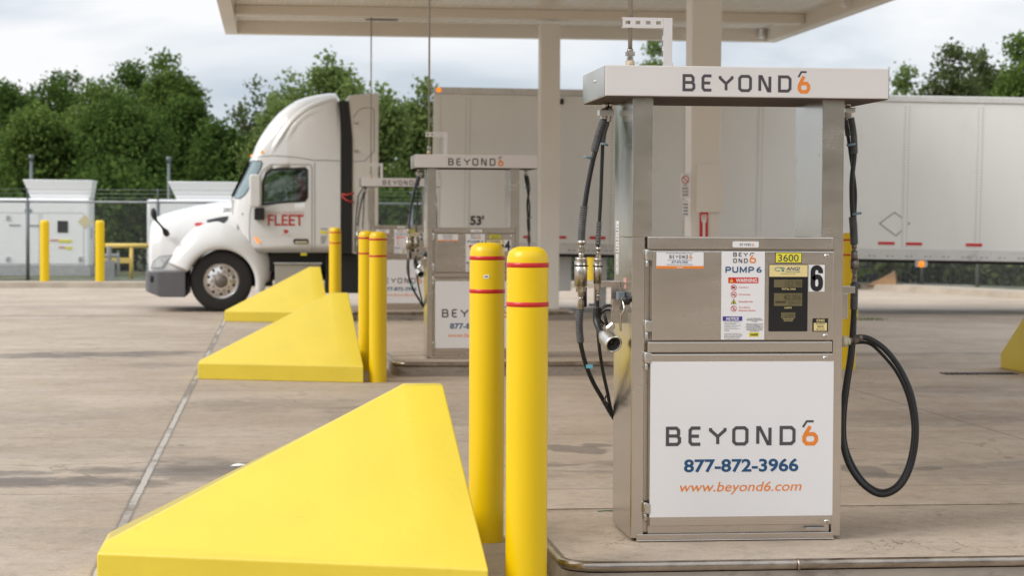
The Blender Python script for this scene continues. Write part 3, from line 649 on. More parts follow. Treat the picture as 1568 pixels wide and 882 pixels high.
        stroke(te, [(cx-.014+.02*math.cos(t), cz+.008*math.sin(t)-.001) for t in [R_(a) for a in range(30, 300, 20)]], .003, y)
        te.prism([(cx-.006, cz-.001), (cx+.008, cz-.001), (cx+.012, cz-.012), (cx, cz-.012), (cx+.002, cz-.006)], y, y+.0004)
        stroke(bl, [(cx-.006, cz+.003), (cx+.006, cz+.006), (cx+.014, cz+.001)], .003, y-.0004)
        bl.build('lettering', 'ink_blue', cp); te.build('lettering', 'ink_teal', cp); bk.build('lettering', 'ink_grey', cp)
        wh = MB(); T(wh, 'TOTAL SALE', 1193.5, 440.8, 1215, 443.4, -.0398, .02); T(wh, 'UNITS', 1198, 469.6, 1209, 472, -.0398, .02)
        T(wh, 'PRICE PER UNIT', 1196, 487.5, 1212, 489, -.0398, .01); T(wh, 'SALE TOTALS', 1197, 490, 1210.5, 491.4, -.0398, .01); wh.build('lettering', 'cream', dp)
        for (u0, v0, u1, v1, s_, t0, t1) in ((1182, 428, 1225, 439.5, '103.98', 1199, 1224), (1182, 448.5, 1225, 468, '40.006', 1196.5, 1224), (1193, 478, 1214.5, 487, '2.599', 1197, 1212)):
            s1 = plate('screen', 'lcd', u0, v0, u1, v1, dp, y=-.0394, yb=-.0391)
            q = MB(); hh = (v1-v0); vb = v1-1.5 if hh < 15 else v0+11
            T(q, s_, t0, v0+1.6, t1, vb, -.0398, 0)
            if hh > 15: T(q, '2599 SCF', 1204, 461.5, 1223, 466, -.0398, 0); a, zA = P(1184, 463.5); b, zB = P(1200, 460.5); q.box(a, b, -.0398, -.0395, zA, zB)
            q.build('digits', 'lcd_seg', s1)
        # pump number
        nbp = plate('number_sticker', 'vinyl', 1234.6, 405.3, 1259.8, 446)
        q = MB()
        if number == '6':
            a_, z_a = P(1238, 444.5); b_, z_b = P(1257, 407); tk_ = .0225; pth = spline([Vector((x_, z_, 0)) for x_, z_ in ((1, .74), (1, .88), (.72, 1), (.28, 1), (0, .86), (0, .5), (0, .14), (.28, 0), (.72, 0), (1, .14), (1, .42), (.74, .56), (.3, .55), (.02, .44))], 5)
            stroke(q, [(a_+tk_/2+p_.x*(b_-a_-tk_), z_a+tk_*.4+p_.y*(z_b-z_a-tk_*.8)) for p_ in pth], tk_, yp-.0009)
        else: T(q, number, 1237.5, 407, 1257.5, 444.5, yp-.0009, .04)
        q.build('lettering', 'ink_black', nbp)
        # CNG sticker
        cn = plate('gas_sticker', 'ink_black', 1241, 487, 1265, 507.5)
        cf = plate('sticker_field', 'cream', 1243, 494, 1263, 506, cn, y=yp-.0006, yb=yp-.0001)
        q = MB(); T(q, 'CNG', 1247, 488.2, 1259.5, 492.3, yp-.0009, .03); q.build('lettering', 'cream', cn)
        q = MB(); T(q, 'MINIMUM', 1246.5, 495, 1259.5, 496.6, yp-.0009, .01); T(q, '90%', 1248, 498, 1258.5, 501.5, yp-.0009, .01); T(q, 'METHANE', 1246.5, 503, 1259.5, 504.8, yp-.0009, .01); q.build('lettering', 'ink_black', cf)
        # side stickers (left side, facing -X)
        for (zz0, zz1, y0_, y1_, m1) in ((P(943, 388)[1], P(943, 338)[1], .36, .45, 'vinyl'), (P(943, 423)[1], P(943, 391)[1], .37, .44, 'vinyl')):
            q = MB(); q.box(-.0018, -.0004, y0_, y1_, zz0, zz1); s1 = q.build('side_sticker', m1, root)
            q = MB(); n_ = 9
            for k in range(n_):
                zz = zz0+(zz1-zz0)*(.05+.9*k/n_); q.box(-.0024, -.0019, y0_+.012, y1_-.012-.02*(k % 3), zz, zz+(zz1-zz0)*.035)
            q.build('print', 'ink_grey', s1)
        q = MB(); zz1 = P(950, 427)[1]; q.box(-.0018, -.0004, .14, .22, zz1-.022, zz1); q.box(-.0018, -.0004, .15, .19, zz1-.05, zz1-.03); q.build('red_label', M['label_pink'], root)
    # screws on the posts
    q = MB()
    for (u, v) in ((1219.5, 242), (1256.5, 237), (1219.5, 352), (1256.5, 354)):
        yy = D*(1-(u-1219)/41*.98)+.0; z_ = P(u, v)[1]; q.lathe([(0, .003), (.004, .002), (.005, 0)], (pr, min(max(yy, .02), D-.02), z_), (-1, 0, 0), n=8)
    q.build('screws', 'bolt', root)
    # conduit bracket & vent pipe above the header
    sy = .30
    S = lambda u, v: (atY(u, v, Y6+sy).x-X6, atY(u, v, Y6+sy).z-.15)
    br = MB(); x0, zA = S(952.5, 42); x1, zB = S(1028.5, 27.5); xv0, _ = S(1015, 60); t = .003; yy0, yy1 = sy-.02, sy+.02
    # channel with slots: horizontal arm front web made of strips around the slots
    def slotted(xa, xb, za, zb, horizontal, n_):
        if horizontal:
            h_ = (zb-za); br.box(xa, xb, yy0, yy0+t, zb-h_*.33, zb); br.box(xa, xb, yy0, yy0+t, za, za+h_*.33)
            st = (xb-xa)/n_
            for k in range(n_+1):
                cx = xa+st*k; br.box(max(xa, cx-st*.27), min(xb, cx+st*.27), yy0+.0002, yy0+t-.0002, za+h_*.33, zb-h_*.33)
            br.box(xa, xb, yy0+t, yy1, zb-t, zb); br.box(xa, xb, yy0+t, yy1, za, za+t)
    slotted(x0, xv0-.001, zA, zB, True, 4)
    br.box(xv0, x1, yy0, yy0+t, hz1, zB); br.box(xv0, xv0+t, yy0+t, yy1, hz1, zB); br.box(x1-t, x1, yy0+t, yy1, hz1, zB)
    zz = hz1+.02
    sl_ = MB()
    while zz < zB-.06: sl_.box(xv0-.0012, xv0-.0002, sy-.007, sy+.007, zz, zz+.028); zz += .05
    bro = br.build('pipe_bracket', 'header', root); sl_.build('slots', 'ink_black', bro)
    px, _ = S(965, 60); vp = MB(); vp.cyl((px, sy, hz1+.06), (px, sy, 5.15-.15+.2), .0105, n=12); vo = vp.build('vent_pipe', M['pipe_brown'], root)
    q = MB(); q.cyl((px, sy, hz1), (px, sy, hz1+.05), .0215, n=14); q.build('rusty_coupling', 'rust', vo)
    q = MB(); q.cyl((px, sy, hz1+.05), (px, sy, hz1+.065), .016, n=6, smooth=False); q.cyl((px, sy, hz1+.065), (px, sy, hz1+.075), .012, n=12); q.cyl((px, sy, hz1+.072), (px, sy, hz1+.092), .023, n=6, smooth=False); q.cyl((px, sy, hz1+.092), (px, sy, hz1+.105), .015, n=12); q.build('pipe_fitting', 'fitting', vo)
    # ---------------- hoses
    def H(u, v, yo): q = atY(u, v, Y6+yo); return Vector((q.x-X6, yo, q.z-.15))
    def hose(pts, r, name='hose', m='rubber', per=10):
        q = MB(); q.tube(spline(pts, per), r); return q.build(name, m, root)
    def wrap(pts, r, par):
        sp = spline(pts, 8); q = MB(); q.tube(sp, r*.96)
        # spiral guard: rings
        tot = 0
        for i in range(len(sp)-1):
            a, b = sp[i], sp[i+1]; n_ = max(1, int((b-a).length/.011))
            for k in range(n_):
                c0 = a.lerp(b, k/n_); c1 = a.lerp(b, (k+.62)/n_); q.cyl(c0, c1, r*1.12, n=12, caps=True)
        return q.build('spiral_guard', 'wrap', par)
    def fit(pts_r, par, name='fitting', m='fitting'):
        q = MB()
        for (a, b, r, hexa) in pts_r: q.cyl(a, b, r, n=6 if hexa else 16, smooth=not hexa)
        return q.build(name, m, par)
    yl = .42
    # left pair A (thick) and B (thin)
    A1 = [H(926, 178, yl), H(917, 212, yl), H(908, 245, yl), H(900, 285, yl), H(894, 325, yl), H(891.5, 345, yl), H(890, 366, yl)]
    hA = hose(A1, .0122)
    wrap([H(924.5, 184, yl), H(916, 208, yl), H(910, 232, yl)], .017, hA); wrap([H(894.5, 316, yl), H(891.5, 345, yl), H(890, 370, yl)], .0165, hA)
    B1 = [H(933, 180, yl), H(924.5, 205, yl), H(922, 245, yl), H(920, 300, yl), H(917.5, 345, yl), H(915.5, 380, yl)]
    hB = hose(B1, .0088); wrap([H(930, 188, yl), H(925, 203, yl), H(923, 218, yl)], .0115, hB); wrap([H(917.5, 340, yl), H(915.5, 376, yl)], .0115, hB)
    fit([(H(928, 152, yl), H(926, 168, yl), .015, 0), (H(926, 168, yl), H(925, 182, yl), .019, 1)], hA)
    fit([(H(936, 152, yl), H(934, 166, yl), .010, 0), (H(934, 166, yl), H(931.5, 186, yl), .013, 1)], hB)
    q = MB(); a = H(916, 177, yl); b = H(939, 168, yl); q.box(a.x, b.x, yl-.03, yl+.03, a.z, b.z); q.build('hose_clamp', 'alu', root, bevel=.003)
    for c in (H(899, 241, yl), H(925.5, 221, yl)):
        q = MB(); q.tube([c+Vector((-.018, -.02, .004)), c+Vector((0, -.02, 0)), c+Vector((.014, -.015, -.003))], .006, 8); q.build('cable_tie', 'blue_tie', root)
    # breakaways
    def breakaway(u, vt, va, vb, vc, r, par):
        fit([(H(u+1, vt, yl), H(u+1, vt+6, yl), r*.66, 0), (H(u+1, vt+6, yl), H(u+.8, vt+12, yl), r*.42, 0), (H(u+.8, vt+12, yl), H(u+.6, vt+18, yl), r*.62, 1), (H(u+.6, vt+18, yl), H(u+.4, va, yl), r*.45, 0),
             (H(u, va, yl), H(u, va+5, yl), r*.9, 0), (H(u, va+5, yl), H(u-.3, vb, yl), r, 0), (H(u-.3, vb, yl), H(u, vb+9, yl), r*.78, 1),
             (H(u, vb+9, yl), H(u, vb+16, yl), r*.5, 1), (H(u, vb+16, yl), H(u, vb+22, yl), r*.34, 0), (H(u, vb+22, yl), H(u, vc, yl), r*.5, 1)], par, 'breakaway_coupling')
        q = MB()
        c = H(u, va+12, yl); q.cyl(c+Vector((-r*1.15, 0, .002)), c+Vector((r*1.15, 0, -.004)), .0035, n=8); q.cyl(c+Vector((0, 0, .002)), c+Vector((0, 0, -.006)), r*1.03, n=20); q.build('retaining_band', 'black_plastic', par)
    breakaway(889.5, 368, 394, 438, 476, .031, hA); breakaway(915.3, 378, 395, 434, 460, .0205, hB)
    q = MB(); q.tube([H(893, 440, yl+.03), H(893, 470, yl+.03)], .018); q.build('second_coupling', 'black_plastic', hA)
    yb3 = .54
    A2 = [H(888, 473, yl), H(887, 500, yl), H(889, 525, yl), H(896, 555, yl+.02), H(907, 583, yl+.05), H(921, 608, yl+.08), H(940, 640, yb3), H(962, 665, yb3+.01)]
    hA2 = hose(A2, .0112); wrap(A2[:3], .0165, hA2)
    B2 = [H(915, 458, yl), H(915, 490, yl), H(917, 525, yl), H(922, 562, yl+.03), H(930, 600, yl+.06), H(939, 636, yb3), H(962, 670, yb3+.01)]
    hB2 = hose(B2, .0085)
    q = MB(); c = H(902, 561, yl-.02); q.box(c.x-.016, c.x+.016, c.y-.012, c.y-.010, c.z-.009, c.z+.009); q.build('blue_tag', 'blue_tag', hA2)
    q = MB(); q.tube([H(928, 606, yl), H(926, 616, yl-.02), H(928.5, 624, yl), H(931, 616, yl)], .004, 8); q.build('tie_loop', 'black_plastic', hA2)
    # holster bracket on the left side
    q = MB()
    pA = [H(921, 430, .32), H(941, 432, .32), H(941, 492, .32)]
    q.box(pA[0].x, -.001, .321, .327, pA[0].z-.03, pA[0].z); q.box(-.045, -.001, .3142, .3202, P(940, 500)[1], pA[0].z-.002)
    q.box(-.048, -.012, .26, .313, P(940, 480)[1], P(940, 462)[1]); q.build('holster_bracket', 'steel', root, bevel=.002)
    q = MB(); c = H(943, 454, .2); q.box(-.035, -.002, .17, .23, c.z-.018, c.z+.022); q.build('valve_block', M['blue_grey'], root, bevel=.003)
    q = MB(); c = H(948, 457, .15); q.cyl((-.02, .17, c.z), (-.02, .02, c.z-.004), .009, n=12); q.cyl((-.02, .10, c.z), (-.02, .07, c.z), .014, n=6, smooth=False); vk = q.build('valve_stem', 'bolt', root)
    q = MB(); q.lathe([(0, .012), (.016, .01), (.022, 0), (.018, -.008), (0, -.01)], (-.02, .015, c.z-.004), (.35, -1, 0), n=18); q.build('black_knob', 'black_plastic', vk)
    q = MB(); q.tube(spline([(-.02, .12, c.z-.01), (-.018, .10, c.z-.05), (-.03, .12, c.z-.085), (-.028, .14, c.z-.15)], 8), .0055, 8); q.build('steel_tube', 'bolt', root)
    # coiled cable behind the nozzle
    q = MB()
    for k, (rx, rz_) in enumerate(((.05, .045), (.058, .055), (.043, .037))):
        c = H(926, 483+k*2, .36); pts = [c+Vector((-rx*math.cos(R_(a))*.9+.02, .01*k, rz_*math.sin(R_(a)))) for a in range(-60, 150, 15)]; q.tube(spline(pts, 3), .0048, 8)
    q.build('coiled_cable', 'black_plastic', root)
    # nozzle cup
    ax = Vector((.30, -.88, -.38)).normalized(); c = H(931, 519, .22); rr_ = .041
    q = MB(); q.lathe([(0, -.055), (.024, -.052), (.034, -.03), (rr_, -.012), (rr_, .055), (rr_+.002, .062), (rr_-.004, .066), (.034, .060), (.033, .01), (0, .008)], c, ax, n=28); cup = q.build('nozzle_cup', 'alu', root)
    q = MB(); q.lathe([(.032, .0), (.032, .045), (.024, .052), (.022, .03), (.012, .028), (.010, .045), (0, .046)], c, ax, n=24); q.build('nozzle_mouth', 'black_plastic', cup)
    q = MB(); a = H(930, 500, .18); q.cyl(a, H(925, 480, .16), .009, .007, n=12); q.build('nozzle_handle', 'black_plastic', cup)
    q = MB(); a = H(934, 499, .17); q.cyl(a+Vector((-.012, 0, -.012)), a+Vector((.014, -.01, .01)), .011, n=6, smooth=False); q.cyl(a, a+Vector((.022, 0, -.006)), .006, n=10); q.build('nozzle_swivel', 'bolt', cup)
    q = MB(); q.tube(spline([H(914, 470, .36), H(913, 488, .36), H(917, 502, .33), H(922, 512, .28)], 8), .017, 12); q.build('nozzle_neck', 'black_plastic', cup)
    # right side hoses
    yr = .30
    C1 = [H(1299, 182, yr), H(1306, 215, yr), H(1308, 260, yr-.02), H(1305, 310, yr), H(1307, 350, yr), H(1308, 372, yr)]
    D1 = [H(1296, 180, yr+.03), H(1300.5, 212, yr+.03), H(1304, 262, yr+.03), H(1309, 310, yr+.02), H(1308, 345, yr+.03)]
    C1 = [H(1303, 180, yr), H(1307, 205, yr), H(1308.5, 235, yr), H(1304.5, 275, yr-.02), H(1304.5, 310, yr), H(1307, 350, yr), H(1308, 374, yr)]
    D1 = [H(1294, 180, yr+.03), H(1298.5, 208, yr+.03), H(1303, 240, yr+.03), H(1309.5, 290, yr+.03), H(1309, 325, yr+.02), H(1308, 350, yr+.03)]
    hC = hose(C1, .0115); hD = hose(D1, .0085)
    wrap(C1[:3], .0150, hC); wrap([C1[0].lerp(D1[0], 1), D1[1]], .0115, hD); wrap([H(1305.5, 332, yr), H(1307, 350, yr), H(1308, 374, yr)], .0175, hC)
    fit([(H(1297.5, 153, yr), H(1299, 165, yr), .013, 0), (H(1299, 164, yr), H(1301, 180, yr), .016, 1)], hC); fit([(H(1294, 158, yr+.03), H(1295, 170, yr+.03), .010, 0), (H(1295, 168, yr+.03), H(1295, 184, yr+.03), .012, 1)], hD)
    q = MB(); a = H(1293, 172, yr); b = H(1308, 165, yr); q.box(a.x, b.x, yr-.03, yr+.04, a.z, b.z); q.build('hose_clamp', 'alu', root, bevel=.003)
    for c in (H(1303, 221, yr-.03), H(1312, 327, yr-.03)):
        q = MB(); q.tube([c+Vector((-.02, 0, -.004)), c, c+Vector((.022, .003, .003))], .0065, 8); q.build('cable_tie', 'blue_tie', root)
    fit([(H(1308, 374, yr), H(1308, 380, yr), .013, 0), (H(1308, 380, yr), H(1308, 386, yr), .010, 1), (H(1308, 384, yr), H(1308.3, 398, yr), .016, 0), (H(1308.3, 398, yr), H(1308.5, 412, yr), .020, 0),
         (H(1308.5, 412, yr), H(1308, 418, yr), .013, 1), (H(1308, 418, yr), H(1308, 426, yr), .009, 0), (H(1308, 426, yr), H(1308, 434, yr), .0125, 1)], hC, 'breakaway_coupling', M['dark_fitting'])
    # loop
    w_ = lambda u: 1288+(u-1288)*loop
    E = [H(1308, 432, yr), H(1308, 465, yr), H(1306, 500, yr), H(1302, 545, yr), H(1295, 590, yr), H(1289.5, 635, yr), H(1290, 675, yr), H(w_(1300), 712, yr-.02), H(w_(1322), 743, yr-.05), H(w_(1350), 758, yr-.08), H(w_(1378), 745, yr-.1),
         H(w_(1396), 710, yr-.1), H(w_(1403), 660, yr-.1), H(w_(1397), 610, yr-.08), H(w_(1381), 570, yr-.05), H(w_(1358), 538, yr-.03), H(w_(1333), 520, yr), H(w_(1315), 517, yr), H(1301, 522, yr)]
    hE = hose(E, .0140, per=8)
    E2 = [H(1309, 470, yr+.02), H(1309, 500, yr+.02), H(1306, 545, yr+.02), H(1299, 592, yr+.03), H(1294, 637, yr+.03), H(1295, 678, yr+.03), H(w_(1307), 712, yr), H(w_(1327), 740, yr-.03), H(w_(1351), 752, yr-.05), H(w_(1374), 741, yr-.07),
          H(w_(1391), 708, yr-.07), H(w_(1398), 660, yr-.07), H(w_(1391), 612, yr-.05), H(w_(1374), 572, yr-.02), H(w_(1350), 542, yr), H(w_(1330), 526, yr+.02), H(1304, 525, yr+.02)]
    hE2 = hose(E2, .008, per=8)
    wrap([H(1308, 434, yr), H(1308, 452, yr), H(1307.5, 474, yr)], .017, hE)
    fit([(H(1300, 522.5, yr), H(1306, 520.5, yr), .018, 0), (H(1306, 520.5, yr), H(1313, 518, yr), .022, 1), (H(1313, 518, yr), H(1320, 517, yr), .017, 0)], hE, 'nozzle_fitting', M['dark_fitting'])
    q = MB(); a = H(1289, 523, yr); q.cyl(a, H(1296, 523, yr), .027, n=22); q.cyl(H(1296, 523, yr), H(1301, 522.5, yr), .020, n=18); q.build('nozzle_socket', M['ivory'], root)
    q = MB(); c0 = H(1290, 440, yr); q.box(fw, H(1307, 440, yr).x, yr-.03, yr+.0, H(1295, 449, yr).z, H(1295, 438, yr).z); q.box(fw, H(1296, 440, yr).x, yr-.03, yr-.026, H(1295, 488, yr).z, H(1295, 449, yr).z); q.build('holster_bracket', 'steel_side', root, bevel=.002)
    return root
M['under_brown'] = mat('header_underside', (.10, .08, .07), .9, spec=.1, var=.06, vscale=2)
M['pipe_brown'] = mat('vent_pipe_metal', (.36, .31, .26), .4, .6, var=.2, vscale=8)
M['label_pink'] = mat('faded_red_label', (.60, .30, .25), .5)
M['blue_grey'] = mat('blue_grey_paint', (.15, .18, .22), .4)
M['dark_fitting'] = mat('dark_hose_fitting', (.20, .17, .15), .35, .8, var=.3, vscale=25)
M['ivory'] = mat('ivory_socket', (.62, .55, .40), .45)
build_pump(O6, '6', 'near stainless steel pump with a large 6 and PUMP 6 on its door')
build_pump(O4, '4', 'stainless steel pump marked PUMP 4 on the middle island behind the bollards', loop=.55)
build_pump(O2, '2', 'farthest stainless steel pump standing in front of the white truck', loop=.55)

# ------------------------------------------------------------------ wedges
def wedge(O, label, mirror=False, tint='yellow'):
    yc = .14
    pl = .16
    F0 = (-2.393+0, -.18+0)
    def pt(x, y, z): return ((x if not mirror else -x), y, z)
    # local frame: x=0 at the steep end, tip at x=-1.66; y=0 on the axis
    tf, tb, rf, rb = -.32, .32, -.89, .89
    L_ = 1.66
    V = [pt(-L_, tf, 0), pt(-L_, tb, 0), pt(0, rb, 0), pt(0, rf, 0),            # 0-3 bottom
         pt(-L_, tf, pl), pt(-L_, tb, pl), pt(0, rb, pl), pt(0, rf, pl),        # 4-7 plinth top
         pt(-L_+.02, -.055, pl+.005), pt(-L_+.02, .055, pl+.005),               # 8,9 ridge start
         pt(-.30, -.055, .872), pt(-.30, .055, .872), pt(-.125, .055, .872), pt(-.125, -.055, .872),   # 10..13 apex flat
         pt(-.23, rf+.082, pl), pt(-.23, rf+.082, 0)]                            # 14,15 crease foot
    Fc = [(0, 4, 14, 15), (15, 14, 7, 3), (3, 7, 6, 2), (2, 6, 5, 1), (1, 5, 4, 0),
          (4, 8, 10, 14), (14, 10, 13, 7), (8, 9, 11, 10), (10, 11, 12, 13), (7, 13, 12, 6), (9, 5, 6, 12, 11), (4, 5, 9, 8), (0, 15, 3, 2, 1)]
    q = MB(); q.add(V, Fc); o = q.build('concrete_wedge', tint, bevel=.022, seg=4, loc=O)
    for p_ in o.data.polygons: p_.use_smooth = True
    o.modifiers.new('wn', 'WEIGHTED_NORMAL')
    return tag(o, label, 'wedge barrier', 'yellow concrete wedges guarding the island ends')
def wedge_origin(u, v):           # pixel of the front right top corner of the plinth
    q = atZ(u, v, .16); return Vector((q.x, q.y+.89, 0))
wedge(wedge_origin(748, 874), 'large yellow concrete wedge in the foreground, nearest the camera')
wedge(wedge_origin(556.5, 562), 'yellow concrete wedge at the end of the pump 4 island, between the two others')
W2 = wedge_origin(556.5, 562)
W3 = wedge_origin(491, 470); W3.x = W2.x-.02; W3.y = O2.y+(W2.y-O4.y)
print('W', wedge_origin(748, 874)-O6, W2-O4, wedge_origin(491, 470)-O2)
wedge(W3, 'farthest yellow concrete wedge, in front of the truck')
q = atZ(1565, 570, 0)
wedge(Vector((q.x+.0, W2.y, 0)), 'yellow concrete wedge cut by the right edge of the picture', mirror=True)

# ------------------------------------------------------------------ bollards
def bollard(loc, label, h=1.515, r=.089, bands=True, group='yellow bollards with two red bands', sticker=False):
    root = empty('bollard', loc, label, 'bollard', group)
    q = MB(); q.lathe([(0, h), (r*.45, h), (r*.72, h-.008), (r*.9, h-.022), (r*.985, h-.045), (r, h-.07), (r, h-.12), (r, 0)], n=36)
    s_ = q.build('sleeve', 'yellow_sleeve', root)
    if bands:
        for z in (h-.088, h-.255):
            q = MB(); q.lathe([(r, z), (r+.0018, z+.001), (r+.0018, z+.019), (r, z+.02)], n=36); q.build('red_band', 'red_tape', root)
    if sticker:
        q = MB(); a = Vector((-.15, -1, 0)).normalized(); c = a*(r+.001); t = Vector((-a.y, a.x, 0))
        z = h-.17; q.add([c-t*.014+Vector((0, 0, z-.010)), c+t*.012+Vector((0, 0, z-.009)), c+t*.014+Vector((0, 0, z+.010)), c-t*.013+Vector((0, 0, z+.009))], [(0, 1, 2, 3)])
        o = q.build('torn_sticker', 'vinyl', root)
        q = MB(); c2 = a*(r+.0018); q.add([c2-t*.009+Vector((0, 0, z-.003)), c2+t*.007+Vector((0, 0, z-.003)), c2+t*.008+Vector((0, 0, z+.004)), c2-t*.006+Vector((0, 0, z+.002))], [(0, 1, 2, 3)]); q.build('print', 'ink_grey', o)
    return root
gb = 'yellow bollards with two red bands'
b1 = atZ(747, 833); b1.y += .09; b2 = atZ(808, 924); b2.y += .06
bollard(b1, 'yellow bollard with a torn white sticker, beside the near wedge', sticker=True)
bollard(b2, 'yellow bollard in the front, between near wedge and pump 6')
c1 = atZ(561, 567); c2 = atZ(578.5, 585)
bollard(c1, 'yellow bollard half hidden behind its twin, right of the middle wedge', r=.089); bollard(c2, 'yellow bollard standing right of the middle wedge, in front of its twin')
dy = O2.y-O4.y
bollard(Vector((c1.x+.0, c1.y+dy, 0)), 'far yellow bollard before the truck cab, behind its twin'); bollard(Vector((c2.x-.07, c2.y+dy, 0)), 'far yellow bollard before the truck cab, nearer of the two')
e1 = atY(1297, 600, O4.y+.3); e1.z = 0; bollard(e1, 'yellow bollard seen behind the right hoses of pump 6')

# ------------------------------------------------------------------ canopy
def canopy():
    HC = 4.94; A = atZ(345, 52, HC); B = atZ(1187, 65, HC)
    xl, xr, yf = A.x, B.x, (A.y+B.y)/2; yn = 8.3
    print('canopy', A, B)
    root = empty('canopy', ((xl+xr)/2, (yn+yf)/2, 0), 'cream steel forecourt canopy roof over the pump islands on square columns', 'canopy')
    cx, cy = (xl+xr)/2, (yn+yf)/2
    def bx(q, x0, x1, y0, y1, z0, z1): q.box(x0-cx, x1-cx, y0-cy, y1-cy, z0, z1)
    lip = .22; ht = .62
    q = MB(); bx(q, xl+lip, xr-lip, yn+lip, yf-lip, HC+.23, HC+.30)
    so_ = q.build('soffit', 'soffit', root)
    q = MB(); x = xl+lip
    while x < xr-lip-.02:
        bx(q, x+.0, x+.006, yn+lip, yf-lip, HC+.2275, HC+.2295); x += .41
    q.build('deck_seam', 'canopy', so_)
    for (x0, x1, y0, y1) in ((xl, xl+lip, yn, yf), (xr-lip, xr, yn, yf), (xl+lip+.001, xr-lip-.001, yf-lip, yf), (xl+lip+.001, xr-lip-.001, yn, yn+lip)):
        q = MB(); bx(q, x0, x1, y0, y1, HC, HC+ht); q.build('fascia', 'canopy', root, bevel=.01)
    q = MB(); bx(q, xl+.1, xr-.1, yn+.1, yf-.1, HC+.5, HC+.58); q.build('roof_deck', 'canopy', root)
    # columns and cross beams
    s_ = .33
    for i, (u, v, O) in enumerate(((841.5, 474, O2), (0, 0, O4), (0, 0, O6))):
        c = atZ(841.5, 474, .15) if i == 0 else None
        if i == 0: X0 = atY(827, 300, O2.y+.15).x; Yc = O2.y+.15
        elif i == 1: X0 = atY(1058, 250, O4.y+.15).x; Yc = O4.y+.15
        else: Yc = O6.y+.15
        q = MB(); bx(q, X0, X0+s_, Yc, Yc+s_, .15, HC+.0); col_ = q.build('column', 'column', root, bevel=.012)
        q = MB(); bx(q, X0-.0, X0+s_+.012, Yc+.0, Yc+s_, .75, 0) if False else None
        q = MB(); bx(q, X0+s_*.2, X0+s_+.02, Yc-.028, Yc-.001, atY(1090, 325, Yc).z, atY(1090, 250, Yc).z); q.build('cover_plate', 'column', col_, bevel=.004) if i == 1 else None
        q = MB(); bx(q, xl+lip+.01, xr-lip-.01, Yc-.02, Yc+s_+.02, HC+.07, HC+.2285); q.build('cross_beam', 'canopy', root, bevel=.01)
        if i == 1: colx = X0; coly = Yc
    q = MB()
    for (u, v) in ((1322, 6), (1182, 54)):
        p_ = atZ(u, v, HC+.1); q = MB(); q.lathe([(0, -.05), (.05, -.04), (.06, 0), (.04, .03), (.04, .13)], (xr-lip-.12-cx, p_.y-cy, HC+.09)); q.build('small_lamp', 'ink_white', root)
    L_ = atZ(585, 23, HC+.22); q = MB(); bx(q, L_.x-.28, L_.x+.28, L_.y-.14, L_.y+.14, HC+.14, HC+.221); q.build('light_fitting', 'truck_grey', root, bevel=.02)
    return colx, coly, HC
colx, coly, HC = canopy()
# signs on the middle column
def sgn(name, x0, x1, y0, y1, z0, z1, label, m='vinyl'):
    o = empty(name, ((x0+x1)/2, y1, z0), label, 'sign'); q = MB(); cx = (x0+x1)/2; q.box(x0-cx, x1-cx, y0-y1, 0, 0, z1-z0); q.build('plate', m, o, bevel=.002); return o
A = atY(1042, 331, coly); B = atY(1055, 265, coly)
s1 = sgn('no_smoking_sign', A.x, B.x, coly-.03, coly-.006, atY(1048, 303, coly).z, B.z, 'small white no smoking sign on the left edge of the middle column')
w_ = B.x-A.x; h_ = B.z-atY(1048, 303, coly).z
q = MB(); stroke(q, [(.038*math.cos(R_(a)), h_-.07+.04*math.sin(R_(a))) for a in range(0, 360, 20)], .009, -.026, True); stroke(q, [(-.025, h_-.045), (.025, h_-.095)], .008, -.0265); q.build('ring', 'ink_red', s1)
q = MB()
for k, t in enumerate(('NO', 'SMOKING', 'NO OPEN', 'FLAMES')): put_text(q, t, -w_*.36 if k else -w_*.15, w_*.36 if k else w_*.15, h_*.48-k*.035, h_*.48-k*.035+.02, -.0255, .01)
q.build('lettering', 'ink_black', s1)
s2 = sgn('notice_plate', A.x+.02, B.x-.01, coly-.03, coly-.006, A.z, atY(1048, 306, coly).z, 'small white plate directly below the no smoking sign')
q = MB(); 
for k in range(4): q.box(-.03, .03, -.0255, -.0245, .02+k*.035, .03+k*.035)
q.build('print', 'ink_grey', s2)
A = atY(1071, 390, coly); B = atY(1084, 323.5, coly)
s3 = sgn('extinguisher_sign', A.x, B.x, coly-.012, coly-.002, A.z, B.z, 'tall red fire extinguisher sign on the face of the middle column', 'ink_red')
w_ = B.x-A.x; h_ = B.z-A.z; q = MB(); q.prism([(-w_*.33, h_*.93), (w_*.33, h_*.93), (w_*.33, h_*.80), (w_*.16, h_*.72), (w_*.16, h_*.25), (w_*.33, h_*.25), (0, h_*.1), (-w_*.33, h_*.25), (-w_*.16, h_*.25), (-w_*.16, h_*.72), (-w_*.33, h_*.80)], -.014, -.0105); q.build('arrow', 'vinyl', s3)
q = MB(); put_text(q, 'FIRE', -w_*.26, w_*.26, h_*.87, h_*.92, -.0145, .01); put_text(q, 'EXTINGUISHER', -w_*.28, w_*.28, h_*.82, h_*.85, -.0145, 0); q.build('lettering', 'ink_red', s3)
#PART2
M['green_strap'] = mat('green_strap', (.02, .14, .07), .5)
M['fleet_red'] = mat('fleet_red', (.50, .05, .04), .4)
M['pale_red'] = mat('pale_red', (.62, .35, .33), .4)
M['step_grey'] = mat('step_box_paint', (.42, .40, .37), .4, .3)
M['rivet'] = mat('rivet_metal', (.36, .35, .33), .45, .3)
M['placard'] = mat('pale_placard', (.66, .58, .36), .5)
M['rail_yellow'] = mat('rail_yellow', (.72, .52, .12), .5)
